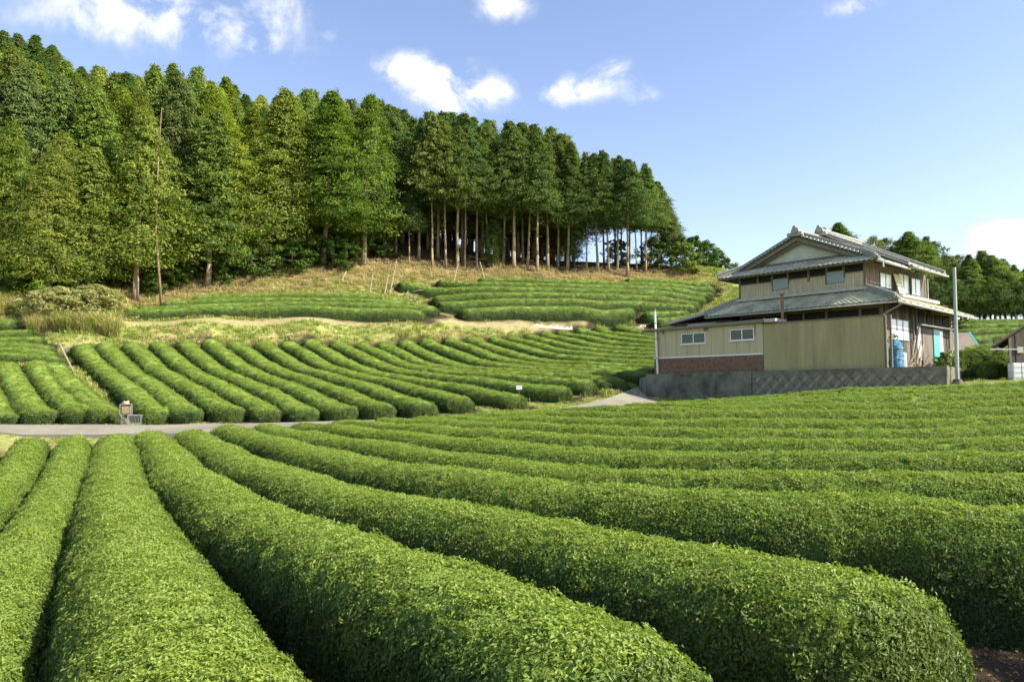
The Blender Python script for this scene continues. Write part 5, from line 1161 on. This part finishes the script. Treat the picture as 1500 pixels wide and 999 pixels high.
dome(1432, 549, 43.5, 105, 34, 'broad rounded tea bush behind the pole'); dome(1392 + 4, 551, 42.6, 40, 26, 'low tea bush just behind the foot of the pole')
dome(1446, 555, 40.0, 52, 20, 'small rounded tea bush in front of the broad one'); dome(1476, 550, 43, 50, 32, 'tea bush between the broad one and the shed')
for k, (y0, d) in enumerate(((520, 50), (512, 53.5), (504, 57), (496, 60.5), (489, 64), (483, 67.5))):
    rows2 = dict(c=catmull([P(1395, y0 + 1, d), P(1440, y0, d), P(1490, y0 - 1, d), P(1560, y0 - 2, d)], 1.0), w=1.5, h=.6, zone='B', k=k)
    cz = rows2['c']; cz[:, 2] = ground(cz[:, 0], cz[:, 1]) + .6
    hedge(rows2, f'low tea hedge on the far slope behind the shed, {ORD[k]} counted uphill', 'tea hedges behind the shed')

# ------------------------------------------------------------------ small things on the slopes
# wire harvesting rack with a covered machine, at the foot of the narrow gap
wr = empty('wire_rack', (P(190, 611, 39.6)[0], 39.6, gz(P(190, 611, 39.6)[0], 39.6)), .35); tag(wr, 'rusty covered machine on a pale wire rack between the hedges by the road', 'rack')
fr = MB()
def fbar(a, b): fr.tube(a, b, .022, n=5)
for (x0, x1, y0, y1, z0, z1) in ((-.62, .12, -.35, .35, .78, 1.5), (-.1, .78, -.35, .35, .12, .72)):
    for yv in (y0, y1):
        fbar((x0, yv, z0), (x1, yv, z0)); fbar((x0, yv, z1), (x1, yv, z1)); fbar((x0, yv, z0), (x0, yv, z1)); fbar((x1, yv, z0), (x1, yv, z1))
    for xv in (x0, x1): fbar((xv, y0, z0), (xv, y1, z0)); fbar((xv, y0, z1), (xv, y1, z1))
fbar((-.62, -.35, .78), (.1, -.35, .0)); fbar((-.62, .35, .78), (.1, .35, .0)); fbar((.1, -.35, 0), (.78, -.35, .12)); fbar((-.5, -.35, .8), (-.5, -.35, 0)); fbar((-.5, .35, .8), (-.5, .35, 0))
fr.build('frame', M['galv'], wr); wr.scale = (.72, .72, .74)
ms = MB()
for i in range(9): ms.tube((-.1 + .1 * i, -.36, .12), (-.02 + .1 * i, -.36, .72), .010, n=4)
for i in range(6): ms.tube((-.1, -.36, .14 + .11 * i), (.78, -.36, .14 + .11 * i), .010, n=4)
ms.build('wire_mesh', M['galv'], wr)
MB().box(-.55, .05, -.28, .28, .82, 1.36).build('engine_cover', simple('tan_cover', (.30, .22, .12), .7, .2, .2, 6), wr, bevel=.05)
MB().tube((-.5, -.1, 1.5), (-.05, -.1, 1.62), .16, .14, 10).tube((-.62, .1, 1.35), (-.3, .12, 1.66), .13, .12, 8).build('fuel_drum', M['wood'], wr, smooth=True)
# board sign on the slope
sp = P(760.5, 570, 43.9); sg = empty('field_sign', (sp[0], sp[1], gz(sp[0], sp[1]))); tag(sg, 'small white notice board standing among the slope hedges', 'sign'); hs = sp[2] - gz(sp[0], sp[1])
MB().box(-.17, .17, -.015, .015, hs - .02, hs + .22).build('board', M['white'], sg); MB().box(-.02, .02, .016, .05, -.1, hs + .1).build('post', M['timber'], sg)
gl = MB()   # green scribble of writing, too small to read
for i, (a, b_) in enumerate(((-.11, -.05), (-.03, .04), (.06, .12))):
    gl.box(a, b_, -.019, -.0155, hs + .14, hs + .165); gl.box(a + .015, b_ - .01, -.019, -.0155, hs + .09, hs + .105); gl.box(a + .02, a + .035, -.0195, -.0155, hs + .06, hs + .18)
gl.build('lettering', simple('pale_green_paint', (.35, .52, .36), .6, .2, .05, 5), sg)
# fallen pale plank beside the gap
def stick(a, b_, r, mat, name, lab, cat, grp=None, n=6):
    a, b_ = Vector(a), Vector(b_); m = MB().tube((0, 0, 0), tuple(b_ - a), r, r * .7, n); o = m.build(name, mat); o.location = a; return tag(o, lab, cat, grp)
def gp(px, py, d, dz=0): x, y, z = P(px, py, d); return (x, y, gz(x, y) + dz)
stick(gp(87, 502, 57.5, .35), gp(111, 536, 48.5, .35), .07, M['wood'], 'plank', 'long pale plank lying along the gap at the upper left', 'plank')
o = MB().box(-.28, .28, -.05, .05, 0, .3).build('board', M['wood']); o.location = gp(97, 508, 57, .05); tag(o, 'short pale board at the top of the gap', 'board')
for (a, b_, lab) in (((571,424,79),(581,381,79.6),'tall leaning pale stake on the bank'),((563,424,78.6),(569,402,79),'short stake left of the tall leaning one'),((541,428,78.3),(546,402,78.6),'thin stake left of the pair on the bank'),
                     ((712,409,84.5),(703,384,85),'dead stem leaning left above the right terrace'),((664,405,83.8),(671,386,84.4),'crooked dead stem above the terrace start'),((500,414,80.5),(507,398,81),'stub of a cut stem near the olive bush')):
    stick(gp(*a), P(*b_), .075, M['wood'], 'stake', lab, 'stake', 'stakes and dead stems on the bank')
for k, (px, py, d, dx, lab) in enumerate([(583,427,78.6,2.0,'pale fallen log by the end of the left terrace'),(600,432,77.8,1.4,'forked fallen branch near the terrace trail'),(596,420,79.5,1.8,'fallen branch sloping behind the terrace end'),(775,393,88,1.6,'curled brush at the foot of the middle trunks'),(790,398,87.5,1.2,'short log in front of the brush pile'),(315,412,76.6,1.5,'twisted pale root on the straw by the right terrace tree')]):
    a = Vector(gp(px, py, d, .12)); m = MB(); prev = Vector((0, 0, 0))
    for q in range(4): nx_ = prev + Vector((dx / 4, random.uniform(-.2, .2), random.uniform(-.08, .16))); m.tube(prev, nx_, .09 - .015 * q, .08 - .015 * q, 6); prev = nx_
    m.tube((dx * .4, 0, .05), (dx * .55, .1, .6), .05, .02, 5); o = m.build('fallen_branch', M['wood']); o.location = a; tag(o, lab, 'branch', 'fallen branches on the bank')
# white cover sheets along the terrace edge
rs = np.random.default_rng(12)
for k, (p0, p1, y0, y1, d0, d1, lab) in enumerate([(782,838,474.5,472,75.2,75.6,'white cover sheet lying along the terrace edge, left piece'),(840,866,477,476,75.2,75.4,'white cover sheet on the terrace edge, middle piece'),(872,945,474,478,75.4,75.8,'long white cover sheet on the terrace edge near the annex')]):
    n = 26; a, b_ = Vector(P(p0, y0, d0)), Vector(P(p1, y1, d1)); V = []
    for i in range(n):
        c = a.lerp(b_, i / (n - 1)); zc = gz(c.x, c.y); w = .05 + .13 * rs.random() * (rs.random() > .25)
        for j in range(4): V.append((c.x, c.y - .5 + j * w, gz(c.x, c.y - .5 + j * w) + .05 + (.08 * rs.random() if 0 < j < 3 else -.06)))
    Fc = [(i * 4 + j, (i + 1) * 4 + j, (i + 1) * 4 + j + 1, i * 4 + j + 1) for i in range(n - 1) for j in range(3)]
    o = mesh_np('cover_sheet', V, Fc, simple('white_sheet', (.55, .53, .46), .7, .3, .1, 2), smooth=False); tag(o, lab, 'sheet', 'white sheets on the terrace edge'); o.modifiers.new('t', 'SOLIDIFY').thickness = .03

# clods, fallen leaves and clippings on the soil between the near hedges
def clod(seed):
    r_ = np.random.default_rng(seed); V = []; Fc = []
    for q in range(14):
        c = np.array([r_.uniform(-.25, .25), r_.uniform(-.25, .25), .0]); z = r_.uniform(.008, .03); b = len(V); n = 6
        for i in range(n): a = 2 * math.pi * i / n; V.append(c + [math.cos(a) * z * r_.uniform(.8, 1.5), math.sin(a) * z * r_.uniform(.8, 1.5), -.005])
        V.append(c + [0, 0, z * r_.uniform(.6, 1.1)])
        for i in range(n): Fc.append((b + i, b + (i + 1) % n, b + n))
    return mesh_np('clods', np.array(V), Fc, M['clod'], attrs={'tint': ('FLOAT', np.full(len(V), .5, 'f4'))}, link=False)
M['clod'] = simple('soil_clods', (.075, .055, .036), .95, .1, .25, 20)
M['litter'] = grass_mat('leaf_litter', (.10, .07, .03), (.26, .18, .08), (.42, .34, .16))
lc = bpy.data.collections.new('litter'); [lc.objects.link(clod(120 + k)) for k in range(2)]
[lc.objects.link(leaf_cards(26, .3, .0, .03, .055, .022, 3.5, 130 + k, mat=M['litter'], name='fallen_leaves')) for k in range(3)]
ng_l = scatter_group('litter', lc)
n = 9000; X = rng.uniform(-12, 13, n); Y = rng.uniform(2.5, 20, n); k_ = (np.abs(X) < Y * .75 + 1); X, Y = X[k_], Y[k_]
pts = np.stack([X, Y, ground(X, Y) + .01], 1); o = scatter('leaf_litter', pts, np.tile([0, 0, 1.], (len(X), 1)), rng.uniform(.7, 1.4, len(X)), rng.integers(0, 5, len(X)), ng_l); tag(o, 'brown clods and fallen leaves on the soil between the nearest hedges', 'leaf litter')
